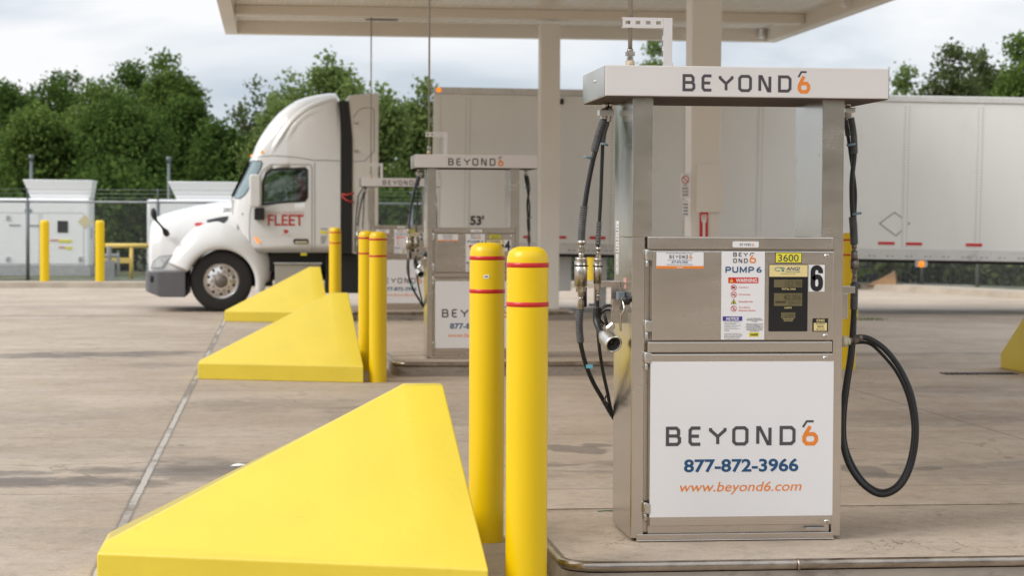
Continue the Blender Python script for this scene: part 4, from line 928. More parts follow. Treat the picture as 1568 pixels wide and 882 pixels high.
# ================================================================== TRUCK
Tn = atZ(338, 478); YT = Tn.y; XT = atY(222, 400, YT).x
def tp(u, v): q = atY(u, v, YT); return q.x-XT, q.z
def c5(x, y): return tp(200+x/2.2043, 100+y/2.205)      # coordinates measured on an enlarged detail
HW = 1.25                                               # half width
class Loft:                                             # superelliptic sections along x, y = 0 on the near flank
    def __init__(s, st): s.st = sorted(st)              # (x, z_ref, z_top, half width, exponent)
    def par(s, x):
        st = s.st
        if x <= st[0][0]: return st[0][1:]
        for a, b in zip(st, st[1:]):
            if x <= b[0]:
                t = (x-a[0])/(b[0]-a[0]); return tuple(a[i]+(b[i]-a[i])*t for i in range(1, 5))
        return st[-1][1:]
    def y(s, x, z):
        zr, zt, w_, n = s.par(x); k = (z-zr)/max(zt-zr, 1e-4)
        if k <= 0: return HW-w_
        return HW-w_*max(0, 1-min(k, 1)**n)**(1/n)
    def mesh(s, mb, xs, zbot, nt_=18):
        rows = []
        for x in xs:
            zr, zt, w_, n = s.par(x); zb = zbot(x); r = []
            r.append((HW-w_, zb))
            k0 = max(0, (zb-zr)/(zt-zr)); k0 = min(k0, .98)
            ks = [k0+(.78-k0)*i/14 for i in range(14)] if k0 < .78 else []
            t0 = math.asin(min(1, max(.78, k0)**(n/2)))
            ts = [math.asin(k**(n/2)) for k in ks]+[t0+(math.pi/2-t0)*i/nt_ for i in range(nt_+1)]
            if not ks: ts = [t0]*14+ts
            for t in ts:
                yy = HW-w_*max(math.cos(t), 0)**(2/n); zz = zr+(zt-zr)*math.sin(t)**(2/n)
                r.append((yy, max(zz, zb)))
            r = r+[(2*HW-a, b) for a, b in r[::-1][1:]]
            rows.append([(x, a, b) for a, b in r])
        m_ = len(rows[0]); vs = [p_ for r in rows for p_ in r]
        mb.add(vs, [(i*m_+k, i*m_+k+1, (i+1)*m_+k+1, (i+1)*m_+k) for i in range(len(rows)-1) for k in range(m_-1)], True)
        mb.add(rows[0], [tuple(range(m_))]); mb.add(rows[-1], [tuple(range(m_))[::-1]])
        bot = [r[0] for r in rows]+[r[-1] for r in rows[::-1]]
        for i in range(len(rows)-1): mb.add([rows[i][0], rows[i+1][0], rows[i+1][-1], rows[i][-1]], [(0, 3, 2, 1)])
def densify(poly, d=.04, closed=True):
    out = []; n = len(poly)
    for i in range(n if closed else n-1):
        a = Vector(poly[i]); b = Vector(poly[(i+1) % n]); k = max(1, int((b-a).length/d))
        out += [tuple(a.lerp(b, j/k)) for j in range(k)]
    if not closed: out.append(tuple(poly[-1]))
    return out
def on(mb, poly, lf, off=.006, th=.012, d=.05, y_of=None):   # polygon in xz laid on the flank of a loft, with thickness
    yf = y_of or lf.y
    bm = bmesh.new(); pl = densify(poly, d); vs = [bm.verts.new((x, 0, z)) for x, z in pl]; f_ = bm.faces.new(vs)
    x0, x1 = min(p_[0] for p_ in pl), max(p_[0] for p_ in pl); z0, z1 = min(p_[1] for p_ in pl), max(p_[1] for p_ in pl)
    k = x0+d
    while k < x1: bmesh.ops.bisect_plane(bm, geom=bm.verts[:]+bm.edges[:]+bm.faces[:], plane_co=(k, 0, 0), plane_no=(1, 0, 0)); k += d
    k = z0+d
    while k < z1: bmesh.ops.bisect_plane(bm, geom=bm.verts[:]+bm.edges[:]+bm.faces[:], plane_co=(0, 0, k), plane_no=(0, 0, 1)); k += d
    r = bmesh.ops.extrude_face_region(bm, geom=bm.faces[:]); ev = {g for g in r['geom'] if isinstance(g, bmesh.types.BMVert)}
    bm.verts.index_update()
    for v in bm.verts:
        y0 = yf(v.co.x, v.co.z); v.co.y = y0-off-(0 if v in ev else 0)+(th if v in ev else 0)
    bm.verts.ensure_lookup_table(); bm.faces.ensure_lookup_table()
    mb.add([v.co[:] for v in bm.verts], [[v.index for v in f.verts] for f in bm.faces]); bm.free(); return mb
def line_on(mb, pts, lf, wd=.016, off=.003, d=.05, closed=False, y_of=None):
    yf = y_of or lf.y; pl = densify(pts, d, closed); n0 = len(mb.v); stroke(mb, pl, wd, 0, closed)
    for i in range(n0, len(mb.v)): x, _, z = mb.v[i]; mb.v[i] = (x, yf(x, z)-off, z)
def text_on(mb, s_, x0, x1, z0, z1, lf, bold=.02, off=.005):
    n0 = len(mb.v); put_text(mb, s_, x0, x1, z0, z1, 0, bold)
    for i in range(n0, len(mb.v)): x, _, z = mb.v[i]; mb.v[i] = (x, lf.y(x, z)-off, z)

TR = empty('semi_truck', (XT, YT, 0), 'white semi truck tractor with tall roof fairing and red FLEET lettering on its door', 'truck')
wc = c5(305, 737); RW = .545
# hood
sx = lambda x: c5(x, 0)[0]; sz = lambda y: c5(200, y)[1]
hz = sz(700)
hood = Loft([(sx(54), hz, sz(560), .80, 3.2), (sx(58), hz, sz(530), .90, 3), (sx(68), hz, sz(516), .98, 2.9), (sx(100), hz, sz(499), 1.04, 2.8), (sx(150), hz, sz(485), 1.09, 2.7), (sx(220), hz, sz(468), 1.12, 2.6), (sx(300), hz, sz(456), 1.14, 2.7), (sx(362), hz, sz(449), 1.15, 3)])
RA = .64
def arch(x, base):
    dx = x-wc[0]
    return max(base, wc[1]+math.sqrt(RA*RA-dx*dx)) if abs(dx) < RA else base
xs = sorted(set([sx(54), sx(56), sx(58), sx(62), sx(68), sx(80)]+[sx(54)+(sx(362)-sx(54))*i/60 for i in range(61)]+[wc[0]-RA-.002, wc[0]-RA+.002]))
q = MB(); hood.mesh(q, xs, lambda x: arch(x, hz)); hd = q.build('hood', 'truck_white', TR)
# cab and roof fairing
cz = sz(631); W1 = 1.22
cab = Loft([(sx(338), cz, sz(448), .86, 7), (sx(362), cz, sz(398), 1.04, 7), (sx(385), cz, sz(350), 1.12, 7), (sx(402), cz, sz(312), 1.16, 7), (sx(410), cz, sz(295), 1.17, 7.), (sx(422), cz, sz(262), 1.18, 7), (sx(440), cz, sz(228), 1.19, 6.5), (sx(468), cz, sz(187), 1.20, 6), (sx(500), cz, sz(150), 1.21, 6), (sx(530), cz, sz(126), 1.22, 6),
            (sx(560), cz, sz(106), W1, 6), (sx(590), cz, sz(95), W1, 6.5), (sx(630), cz, sz(86), W1, 7), (sx(670), cz, sz(80), W1, 7.5), (sx(695), cz, sz(80), W1, 7.5), (sx(703), cz, sz(92), W1, 7.5), (sx(712), cz, sz(108), W1, 7.5)])
xs = sorted(set([sx(338)+(sx(712)-sx(338))*i/90 for i in range(91)]))
# the fairing is pinched in above the cab's roof line on the rear side panel
q = MB(); cab.mesh(q, xs, lambda x: cz, 26); cb = q.build('cab', 'truck_white', TR)
# window tunnel
win = [c5(447, 392), c5(456, 368), c5(475, 352), c5(500, 349), c5(590, 348), c5(596, 354), c5(596, 445), c5(588, 457), c5(500, 463), c5(446, 469)]
q = MB(); q.prism([(x, z) for x, z in win], -.2, 2*HW+.2); cut = q.build('cutter', None)
cut.location = TR.location
bpy.context.view_layer.update()
bo = cb.modifiers.new('b', 'BOOLEAN'); bo.object = cut; bo.operation = 'DIFFERENCE'; bo.solver = 'EXACT'
dg = bpy.context.evaluated_depsgraph_get(); dg.update()
nm = bpy.data.meshes.new_from_object(cb.evaluated_get(dg)); cb.modifiers.clear(); cb.data = nm; bpy.data.objects.remove(cut)
cb.data.set_sharp_from_angle(angle=R_(35)); cb.data.materials.clear(); cb.data.materials.append(M['truck_white'])
cb.modifiers.new('wn', 'WEIGHTED_NORMAL')
q = MB(); on(q, win, cab, off=-.03, th=.006); 
door = None
# side window
pane = q.build('side_window', 'glass', TR)
q = MB(); yfar = lambda x, z: 2*HW-cab.y(x, z)-.03
on(q, win, cab, off=0, th=.006, y_of=yfar); q.build('side_window', 'glass', TR)
q = MB(); line_on(q, win, cab, wd=.035, off=.004, closed=True); q.build('window_seal', 'black_plastic', TR)
# windscreen, wrapping around the front corner
ws = [c5(337, 446), c5(343, 432), c5(386, 338), c5(397, 320), c5(440, 322), c5(444, 330), c5(436, 352), c5(408, 400), c5(385, 436), c5(368, 449)]
q = MB(); on(q, ws, cab, off=.006, th=.02, d=.03); wsn = q.build('windscreen', 'windscreen', TR)
q = MB(); nn = 10
for i in range(nn):
    t0, t1 = i/nn, (i+1)/nn; xa, za = c5(339+(400-339)*t0, 440+(318-440)*t0); xb, zb = c5(339+(400-339)*t1, 440+(318-440)*t1)
    wa, wb_ = cab.par(xa)[2]*.9, cab.par(xb)[2]*.9
    q.add([(xa-.012, HW-wa, za), (xa-.012, HW+wa, za), (xb-.012, HW+wb_, zb), (xb-.012, HW-wb_, zb)], [(0, 1, 2, 3)])
q.build('windscreen_front', 'windscreen', wsn)
q = MB(); line_on(q, ws, cab, wd=.014, off=.009, closed=True, d=.03); q.build('windscreen_seal', 'black_plastic', wsn)
# door outline and panel lines
q = MB(); dl = [c5(404, 618), c5(400, 560), c5(402, 500), c5(425, 400), c5(448, 352), c5(472, 334), c5(604, 334), c5(612, 342), c5(612, 628), c5(450, 628)]
line_on(q, dl, cab, wd=.014, off=.004, closed=True); q.build('door_gap', 'grey_paint', TR)
for pts in ([c5(412, 578), c5(470, 576), c5(606, 578)],):
    q = MB(); line_on(q, pts, cab, wd=.02, off=.002); q.build('panel_crease', 'tank_cream', TR)
q = MB(); line_on(q, [c5(402, 309), c5(480, 304), c5(560, 309), c5(618, 320), c5(650, 319), c5(708, 322)], cab, wd=.014, off=.004); q.build('roof_gap', 'grey_paint', TR)
q = MB(); line_on(q, [c5(621, 328), c5(622, 628)], cab, wd=.012, off=.004); q.build('panel_gap', 'grey_paint', TR)
# sculpted panel on the fairing: raised rim
def ridge(pts, wd, hgt, name, par, lf=cab):
    sp = [(p_.x, p_.y) for p_ in spline([Vector((a, b, 0)) for a, b in pts], 8)]; q = MB(); n = len(sp)
    L_ = 7; rows = []
    for i, (x, z) in enumerate(sp):
        a = Vector(sp[max(i-1, 0)]); b = Vector(sp[min(i+1, n-1)]); d = (b-a).normalized(); nr = Vector((-d.y, d.x)); e_ = min(1, 4*min(i, n-1-i)/n+.02)
        for k in range(L_):
            t = k/(L_-1)*2-1; px, pz = x+nr.x*t*wd/2, z+nr.y*t*wd/2
            rows.append((px, lf.y(px, pz)+.004-(hgt+.004)*e_*(math.cos(t*math.pi)*.5+.5), pz))
    q.add(rows, [(i*L_+k, i*L_+k+1, (i+1)*L_+k+1, (i+1)*L_+k) for i in range(n-1) for k in range(L_-1)], True); return q.build(name, 'truck_white', par)
ridge([c5(468, 308), c5(500, 250), c5(545, 185), c5(600, 140), c5(660, 116), c5(705, 108)], .14, .035, 'fairing_ridge', cb)
ridge([c5(520, 262), c5(555, 200), c5(600, 160), c5(660, 140)], .16, .018, 'fairing_ridge', cb)
# fender flare
q = MB(); sec = [(.600, .14), (.605, .03), (.625, .005), (.68, .0), (.76, .015), (.86, .06), (.98, .16), (1.10, .30)]; vs = []; na = 44
for side in (0, 1):
    vs = []
    for i in range(na+1):
        a = R_(-12+(158+12)*i/na)
        for (r, yy) in sec:
            k = 1
            if a < R_(60): rr_ = r if r < .70 else .70+(r-.70)*(.35+.65*max(0, a/R_(60)))
            else: rr_ = r
            if a < 0: rr_ = min(rr_, .78)
            px = wc[0]+rr_*math.cos(a); pz = wc[1]+rr_*math.sin(a)
            if rr_*math.cos(a) > .0: pz = pz
            y_ = yy-.0
            vs.append((px, y_ if side == 0 else 2*HW-y_, pz))
    m_ = len(sec); q = MB(); q.add(vs, [(i*m_+k, i*m_+k+1, (i+1)*m_+k+1, (i+1)*m_+k) for i in range(na) for k in range(m_-1)], True); q.build('fender', 'truck_white', TR)

q = MB()
for side in (0, 1):
    y0, y1 = (.14, .60) if side == 0 else (2*HW-.60, 2*HW-.14)
    vs = []
    for i in range(33):
        a = R_(-12+204*i/32)
        for y_ in (y0, y1): vs.append((wc[0]+.615*math.cos(a), y_, wc[1]+.615*math.sin(a)))
    q.add(vs, [(i*2, i*2+1, i*2+3, i*2+2) for i in range(32)], True)
q.build('wheel_well', 'chassis', TR)
q = MB(); q.box(sx(360), sx(480), .35, 2*HW-.35, .45, cz+.05); q.build('firewall', 'chassis', TR)
q = MB(); q.box(sx(340), sx(372), .35, 2*HW-.35, .8, sz(452)); q.build('cowl', 'truck_white', TR)
# hood details
q = MB(); line_on(q, [c5(361, 452), c5(362, 560), c5(352, 622)], hood, wd=.016, off=.004); q.build('hood_gap', 'grey_paint', hd)
q = MB(); on(q, [c5(255, 522), c5(300, 512), c5(328, 508), c5(326, 520), c5(308, 538), c5(290, 544), c5(250, 547), c5(257, 536)], hood, off=.012, th=.02); q.build('air_vent', 'black_plastic', hd)
q = MB(); cx, cz_ = c5(229, 536); on(q, [(cx+.10*math.cos(R_(a)), cz_+.045*math.sin(R_(a))) for a in range(0, 360, 24)], hood, off=.014, th=.02, d=.03); bd = q.build('oval_badge', 'rim', hd)
q = MB(); on(q, [(cx+.08*math.cos(R_(a)), cz_+.03*math.sin(R_(a))) for a in range(0, 360, 24)], hood, off=.019, th=.004, d=.03); q.build('badge_field', 'ink_red', bd)
q = MB(); a = c5(310, 494); b = c5(355, 480); text_on(q, '28079', a[0], b[0], a[1], b[1], hood, .01, .006); q.build('fleet_number', 'ink_grey', hd)
q = MB(); a = c5(376, 500); q.box(a[0], a[0]+.075, cab.y(a[0], a[1])-.012, cab.y(a[0], a[1])+.01, a[1]-.03, a[1]+.01); q.build('side_badge', 'black_plastic', TR)
# headlight
q = MB(); hp = [c5(66, 686), c5(74, 664), c5(96, 646), c5(140, 641), c5(128, 652), c5(116, 668), c5(104, 684)]
yh = lambda x, z: min(hood.y(x, z), .10+max(0, (sx(95)-x))*1.6)
def nosebox():
    pass
on(q, hp, hood, off=.016, th=.03, d=.03); hl_ = q.build('headlight', 'lens', TR)
q = MB(); line_on(q, hp, hood, wd=.014, off=.019, closed=True, d=.03); q.build('headlight_rim', 'grey_paint', hl_)
for k, (pp_) in enumerate(([c5(186, 676), c5(192, 662), c5(206, 655), c5(210, 657), c5(205, 668), c5(192, 678)],)):
    q = MB(); on(q, pp_, hood, off=.0, th=.03, y_of=lambda x, z: .015); q.build('marker_light', 'amber_lit', TR)
q = MB(); on(q, [c5(417, 583), c5(424, 581), c5(438, 597), c5(433, 603)], cab, off=.02, th=.03); q.build('marker_light', 'amber_lit', TR)
for (u, v) in ((407, 297), (443, 291)):
    a = c5(u, v); q = MB(); q.lathe([(0, .04), (.02, .03), (.028, 0)], (a[0], cab.y(a[0], a[1])+.0, a[1]), (-.3, -1, .2), n=12); q.build('roof_light', 'amber_lit', TR)
# bumper
bl0, bt = sz(783), sz(698)
bp = Loft([(sx(46), bl0, bt-.0, .92, 12), (sx(50), bl0, bt, 1.05, 12), (sx(60), bl0, bt, 1.14, 12), (sx(90), bl0, bt, 1.2, 12), (sx(140), bl0, bt, 1.215, 12), (sx(184), bl0, bt, 1.22, 12)])
q = MB(); bb = lambda x: max(sz(783), sz(783)+(sx(100)-x)*.38 if x < sx(100) else sz(783))
for st_ in (0,):
    xs = [sx(46)+(sx(184)-sx(46))*i/20 for i in range(21)]
    rows = []
    for x in xs:
        zr, zt, w_, n = bp.par(x); zb = bb(x); xr_ = x
        rows.append([(x, HW-w_, zb), (x, HW-w_-.0, (zb+zt)/2), (x, HW-w_+.0, zt), (x, HW, zt), (x, HW+w_, zt), (x, HW+w_, zb), (x, HW, zb)])
    m_ = 7; q.add([p_ for r in rows for p_ in r], [(i*m_+k, i*m_+(k+1) % m_, (i+1)*m_+(k+1) % m_, (i+1)*m_+k) for i in range(20) for k in range(m_)])
    q.add(rows[0], [tuple(range(7))]); q.add(rows[-1], [tuple(range(7))[::-1]])
bu = q.build('bumper', 'truck_grey', TR, bevel=.012)
a = c5(76, 722); q = MB(); q.box(a[0]-.055, a[0]+.055, bp.y(a[0], a[1]-.1)-.004, bp.y(a[0], a[1]-.1)+.02, a[1]-.055, a[1]+.055); q.build('fog_light_pocket', 'black_plastic', bu, bevel=.02)
# fender mirror and door mirror
q = MB(); a, b = c5(75, 482), c5(82, 516); c_, d_ = c5(112, 555), c5(122, 572)
yq = .02
q.tube(spline([(a[0]-.0, yq, a[1]-.0), (b[0], yq, b[1]), ((b[0]+c_[0])/2, yq+.03, (b[1]+c_[1])/2), (c_[0], yq+.08, c_[1]), (d_[0], yq+.16, d_[1])], 4), [.03, .045, .055, .05, .04, .026, .020, .018, .018, .018, .020, .024, .035, .05, .055, .055, .05][:17], 10); q.build('hood_mirror', 'black_plastic', TR)
q = MB(); rrect(q, c5(401, 0)[0], c5(440, 0)[0], sz(478), sz(366), -.13, .02, .06, 5); mr_ = q.build('door_mirror', 'truck_white', TR, bevel=.03)
q = MB(); rrect(q, c5(418, 0)[0], c5(452, 0)[0], sz(521), sz(480), -.08, .06, .02, 3); q.build('lower_mirror', 'black_plastic', TR, bevel=.012)
q = MB(); q.tube([(c5(430, 0)[0], -.02, sz(400)), (c5(430, 0)[0]+.05, .1, sz(400))], .02, 8); q.build('mirror_arm', 'black_plastic', mr_)
# door handle and lettering
q = MB(); a = c5(549, 603); b = c5(600, 586); rrect(q, a[0], b[0], a[1], b[1], cab.y(a[0], a[1])-.008, cab.y(a[0], a[1])+.01, .03, 3); hdl = q.build('door_handle', 'black_plastic', TR)
q = MB(); rrect(q, a[0]+.03, b[0]-.02, a[1]+.012, b[1]-.035, cab.y(a[0], a[1])-.03, cab.y(a[0], a[1])-.009, .015, 3); q.build('handle_grip', 'rim', hdl)
q = MB(); a = c5(463, 541); b = c5(584, 504); text_on(q, 'FLEET', a[0], b[0], a[1], b[1], cab, .02); q.build('door_lettering', M['fleet_red'], TR)
q = MB(); a = c5(465, 502); b = c5(584, 493); text_on(q, 'ZERO EMISSION', a[0], b[0], a[1], b[1], cab, .0); a = c5(508, 575); b = c5(542, 571); text_on(q, 'FLEETS.COM', a[0], b[0], a[1], b[1], cab, 0); q.build('small_lettering', M['pale_red'], TR)
q = MB(); a = c5(515, 566); on(q, [a, c5(520, 562), c5(514, 556), c5(524, 554), c5(533, 557), c5(531, 565), c5(524, 568)], cab, .005, .004); q.build('small_emblem', M['fleet_red'], TR)
q = MB(); a = c5(640, 568); b = c5(664, 559); on(q, [(a[0], a[1]), (b[0], a[1]), (b[0], b[1]), (a[0], b[1])], cab, .005, .004); q.build('yellow_label', 'sticker_yellow', TR)
q = MB()
for k, v in enumerate((550, 576, 583, 590, 597)): a = c5(641, v+4); b = c5(664-k*2, v); on(q, [(a[0], a[1]), (b[0], a[1]), (b[0], b[1]), (a[0], b[1])], cab, .005, .004)
q.build('small_print', 'grey_paint', TR)
a = c5(574, 642); q = MB(); q.box(a[0], a[0]+.11, .05, .1, a[1], a[1]+.05); q.build('yellow_tag', 'sticker_yellow', TR)
# rear of cab: black gap seal, tank cabinet
x0, x1 = sx(712), sx(748)
q = MB(); q.prism([(x0-.04, sz(112)), (x1-.06, sz(114)), (x1+.0, sz(240)), (x1, sz(634)), (x0+.01, sz(634)), (x0-.0, sz(240))], .012, 2*HW-.012); q.build('gap_seal', 'rubber', TR)
q = MB(); tk = [(x1-.08, sz(97)), (x1-.04, sz(93)), (sx(838), sz(84)), (sx(838), sz(634)), (x1+.002, sz(634)), (x1+.002, sz(240))]
q.prism(tk, .03, 2*HW-.03); tb = q.build('fuel_tank_cabinet', 'tank_cream', TR, bevel=.02)
q = MB()
class Flat:
    def y(s, x, z): return .03
fl = Flat()
line_on(q, [c5(752, 175), c5(770, 150), c5(790, 142), c5(815, 142), c5(822, 150), c5(822, 290), c5(790, 322), c5(752, 324)], fl, wd=.014, off=.003); q.build('panel_line', 'grey_paint', tb)
for v in (194, 288): a = c5(757, v); q = MB(); q.box(a[0]-.02, a[0]+.06, .0, .03, a[1]-.02, a[1]+.02); q.build('latch', 'bolt', tb, bevel=.005)
# chassis
q = MB(); q.box(sx(455), 7.2, .75, 1.0, .55, .85); q.box(sx(455), 7.2, 1.5, 1.75, .55, .85); q.box(sx(470), sx(860), .25, 2.25, .72, cz-.01); q.build('chassis_frame', 'chassis', TR)
a = c5(487, 725); b = c5(643, 672); q = MB(); q.box(a[0], b[0], .10, .7, a[1]-.22, b[1]); q.build('step_box', M['step_grey'], TR, bevel=.02)
q = MB(); q.box(a[0]-.02, b[0]+.02, .07, .6, b[1]-.0, b[1]+.03); q.build('step_tread', 'galv', TR, bevel=.006)
q = MB(); q.box(b[0]+.08, sx(905), .12, .8, sz(770), cz-.02); q.build('battery_box', 'chassis', TR, bevel=.02)
# air lines
for k, (col_m, dz) in enumerate((('fleet_red', 0), ('fleet_red', -.1))):
    a = c5(712, 435+k*6); b = c5(748, 431+k*32); q = MB(); q.tube(spline([(a[0], -.02, a[1]), ((a[0]+b[0])/2, -.06, (a[1]+b[1])/2-.02), (b[0]+.03, -.02, b[1])], 6), .016, 8); q.build('air_line', M['fleet_red'], TR)
q = MB(); q.tube(spline([c5(800, 400)+(-.04,), ], 1) if False else [(c5(790, 404)[0], -.03, c5(790, 404)[1]), (c5(768, 440)[0], -.04, c5(768, 440)[1]), (c5(760, 520)[0], -.04, c5(760, 520)[1]), (c5(757, 630)[0], -.03, c5(757, 630)[1])], .014, 8); q.build('air_line', 'wrap', TR)
# wheels
def wheel(cx, cz0, ynear, par, inner=False, steer=True, name='wheel', mir=False):
    o = bpy.data.objects.new(name, None); COL.objects.link(o); o.parent = par; o.location = (cx, ynear, cz0)
    s_ = 1 if not mir else -1
    R = RW if steer else .515
    q = MB(); q.lathe([(.31, .02*s_), (.32, .0), (.36, -.0), (.47, .004*s_), (R-.03, .018*s_), (R-.006, .045*s_), (R, .09*s_), (R, .24*s_), (R-.01, .27*s_), (R-.05, .30*s_), (.32, .30*s_)], (0, 0, 0), (0, 1, 0), n=48)
    for k in range(48):
        a = 2*math.pi*k/48
    q.build('tyre', 'tyre', o)
    q = MB()
    if steer: pr = [(.305, .0), (.312, -.006*s_), (.300, .02*s_), (.275, .045*s_), (.265, .03*s_), (.19, .02*s_), (.155, -.0), (.15, .0), (.0, .0)]
    else: pr = [(.305, .0), (.312, -.006*s_), (.300, .03*s_), (.275, .14*s_), (.20, .17*s_), (.0, .17*s_)]
    q.lathe(pr, (0, 0, 0), (0, 1, 0), n=40); rm = q.build('rim', 'rim', o)
    q = MB()
    for k in range(10):
        a = 2*math.pi*(k+.5)/10; c = Vector((.232*math.cos(a), (.018 if steer else .14)*s_, .232*math.sin(a))); q.cyl(c, c+Vector((0, .012*s_, 0)), .024, n=12)
    for i in range(len(q.v)): q.v[i] = (q.v[i][0], q.v[i][1]-.0, q.v[i][2])
    q.build('hand_hole', 'ink_black', o)
    for i in range(0): pass
    q = MB()
    for k in range(10):
        a = 2*math.pi*k/10; c = Vector((.165*math.cos(a), .01*s_, .165*math.sin(a))); q.cyl(c, c-Vector((0, .04*s_, 0)), .016, n=6, smooth=False)
    q.build('wheel_nut', 'hub', o)
    q = MB(); q.lathe([(.12, .01*s_), (.11, -.04*s_), (.08, -.06*s_), (.0, -.065*s_)], (0, 0, 0), (0, 1, 0), n=24); q.build('hub', 'hub', o)
wheel(wc[0], RW, .10, TR); wheel(wc[0], RW, 2*HW-.10, TR, mir=True)
for u in (718, 816): 
    x = tp(u, 435)[0]; wheel(x, .515, .04, TR, steer=False); wheel(x, .515, 2*HW-.04, TR, steer=False, mir=True)
a = tp(856, 447); b = tp(875, 378); q = MB(); q.box(a[0]-.5, b[0], -.02, .03, a[1]+.02, b[1]); q.build('quarter_fender', 'truck_white', TR, bevel=.02)
# driver
def driver():
    q0 = c5(575, 420)
    me = bpy.data.meshes.new('person'); J = [(0, 0, -.35), (0, 0, 0), (0, 0, .18), (-.02, 0, .34), (-.04, 0, .43), (-.05, 0, .53), (-.05, 0, .62),
         (0, -.19, .16), (-.08, -.24, -.08), (-.30, -.18, -.02), (0, .19, .16), (-.08, .24, -.08), (-.30, .18, -.02)]
    E_ = [(0, 1), (1, 2), (2, 3), (3, 4), (4, 5), (5, 6), (2, 7), (7, 8), (8, 9), (2, 10), (10, 11), (11, 12)]
    rad = [.15, .15, .17, .08, .06, .10, .085, .075, .055, .035, .075, .055, .035]
    me.from_pydata(J, E_, []); o = bpy.data.objects.new('person', me); COL.objects.link(o)
    md = o.modifiers.new('s', 'SKIN'); o.modifiers.new('u', 'SUBSURF').levels = 1; o.modifiers['u'].render_levels = 2
    for i, d in enumerate(me.skin_vertices[0].data): d.radius = (rad[i], rad[i]*1.0)
    me.skin_vertices[0].data[0].use_root = True
    o.location = (XT+q0[0]+.05, YT+.62, q0[1]-.28); me.materials.append(M['red_cloth'])
    tag(o, 'driver in a red shirt seated at the wheel, seen through the truck side window', 'person')
    q = MB(); q.lathe([(0, .13), (.06, .12), (.10, .07), (.115, 0), (.112, -.04)], (-.05, 0, .56), (0, 0, 1), n=20); q.box(-.19, -.1, -.06, .06, .575, .585); q.build('cap', 'cap', o)
    q = MB(); q.lathe([(0, -.115), (.05, -.105), (.08, -.05), (.093, .0), (.09, .05)], (-.055, 0, .545), (0, 0, 1), n=20); q.box(-.165, -.13, -.012, .012, .51, .545); q.build('face', 'skin', o)
driver()
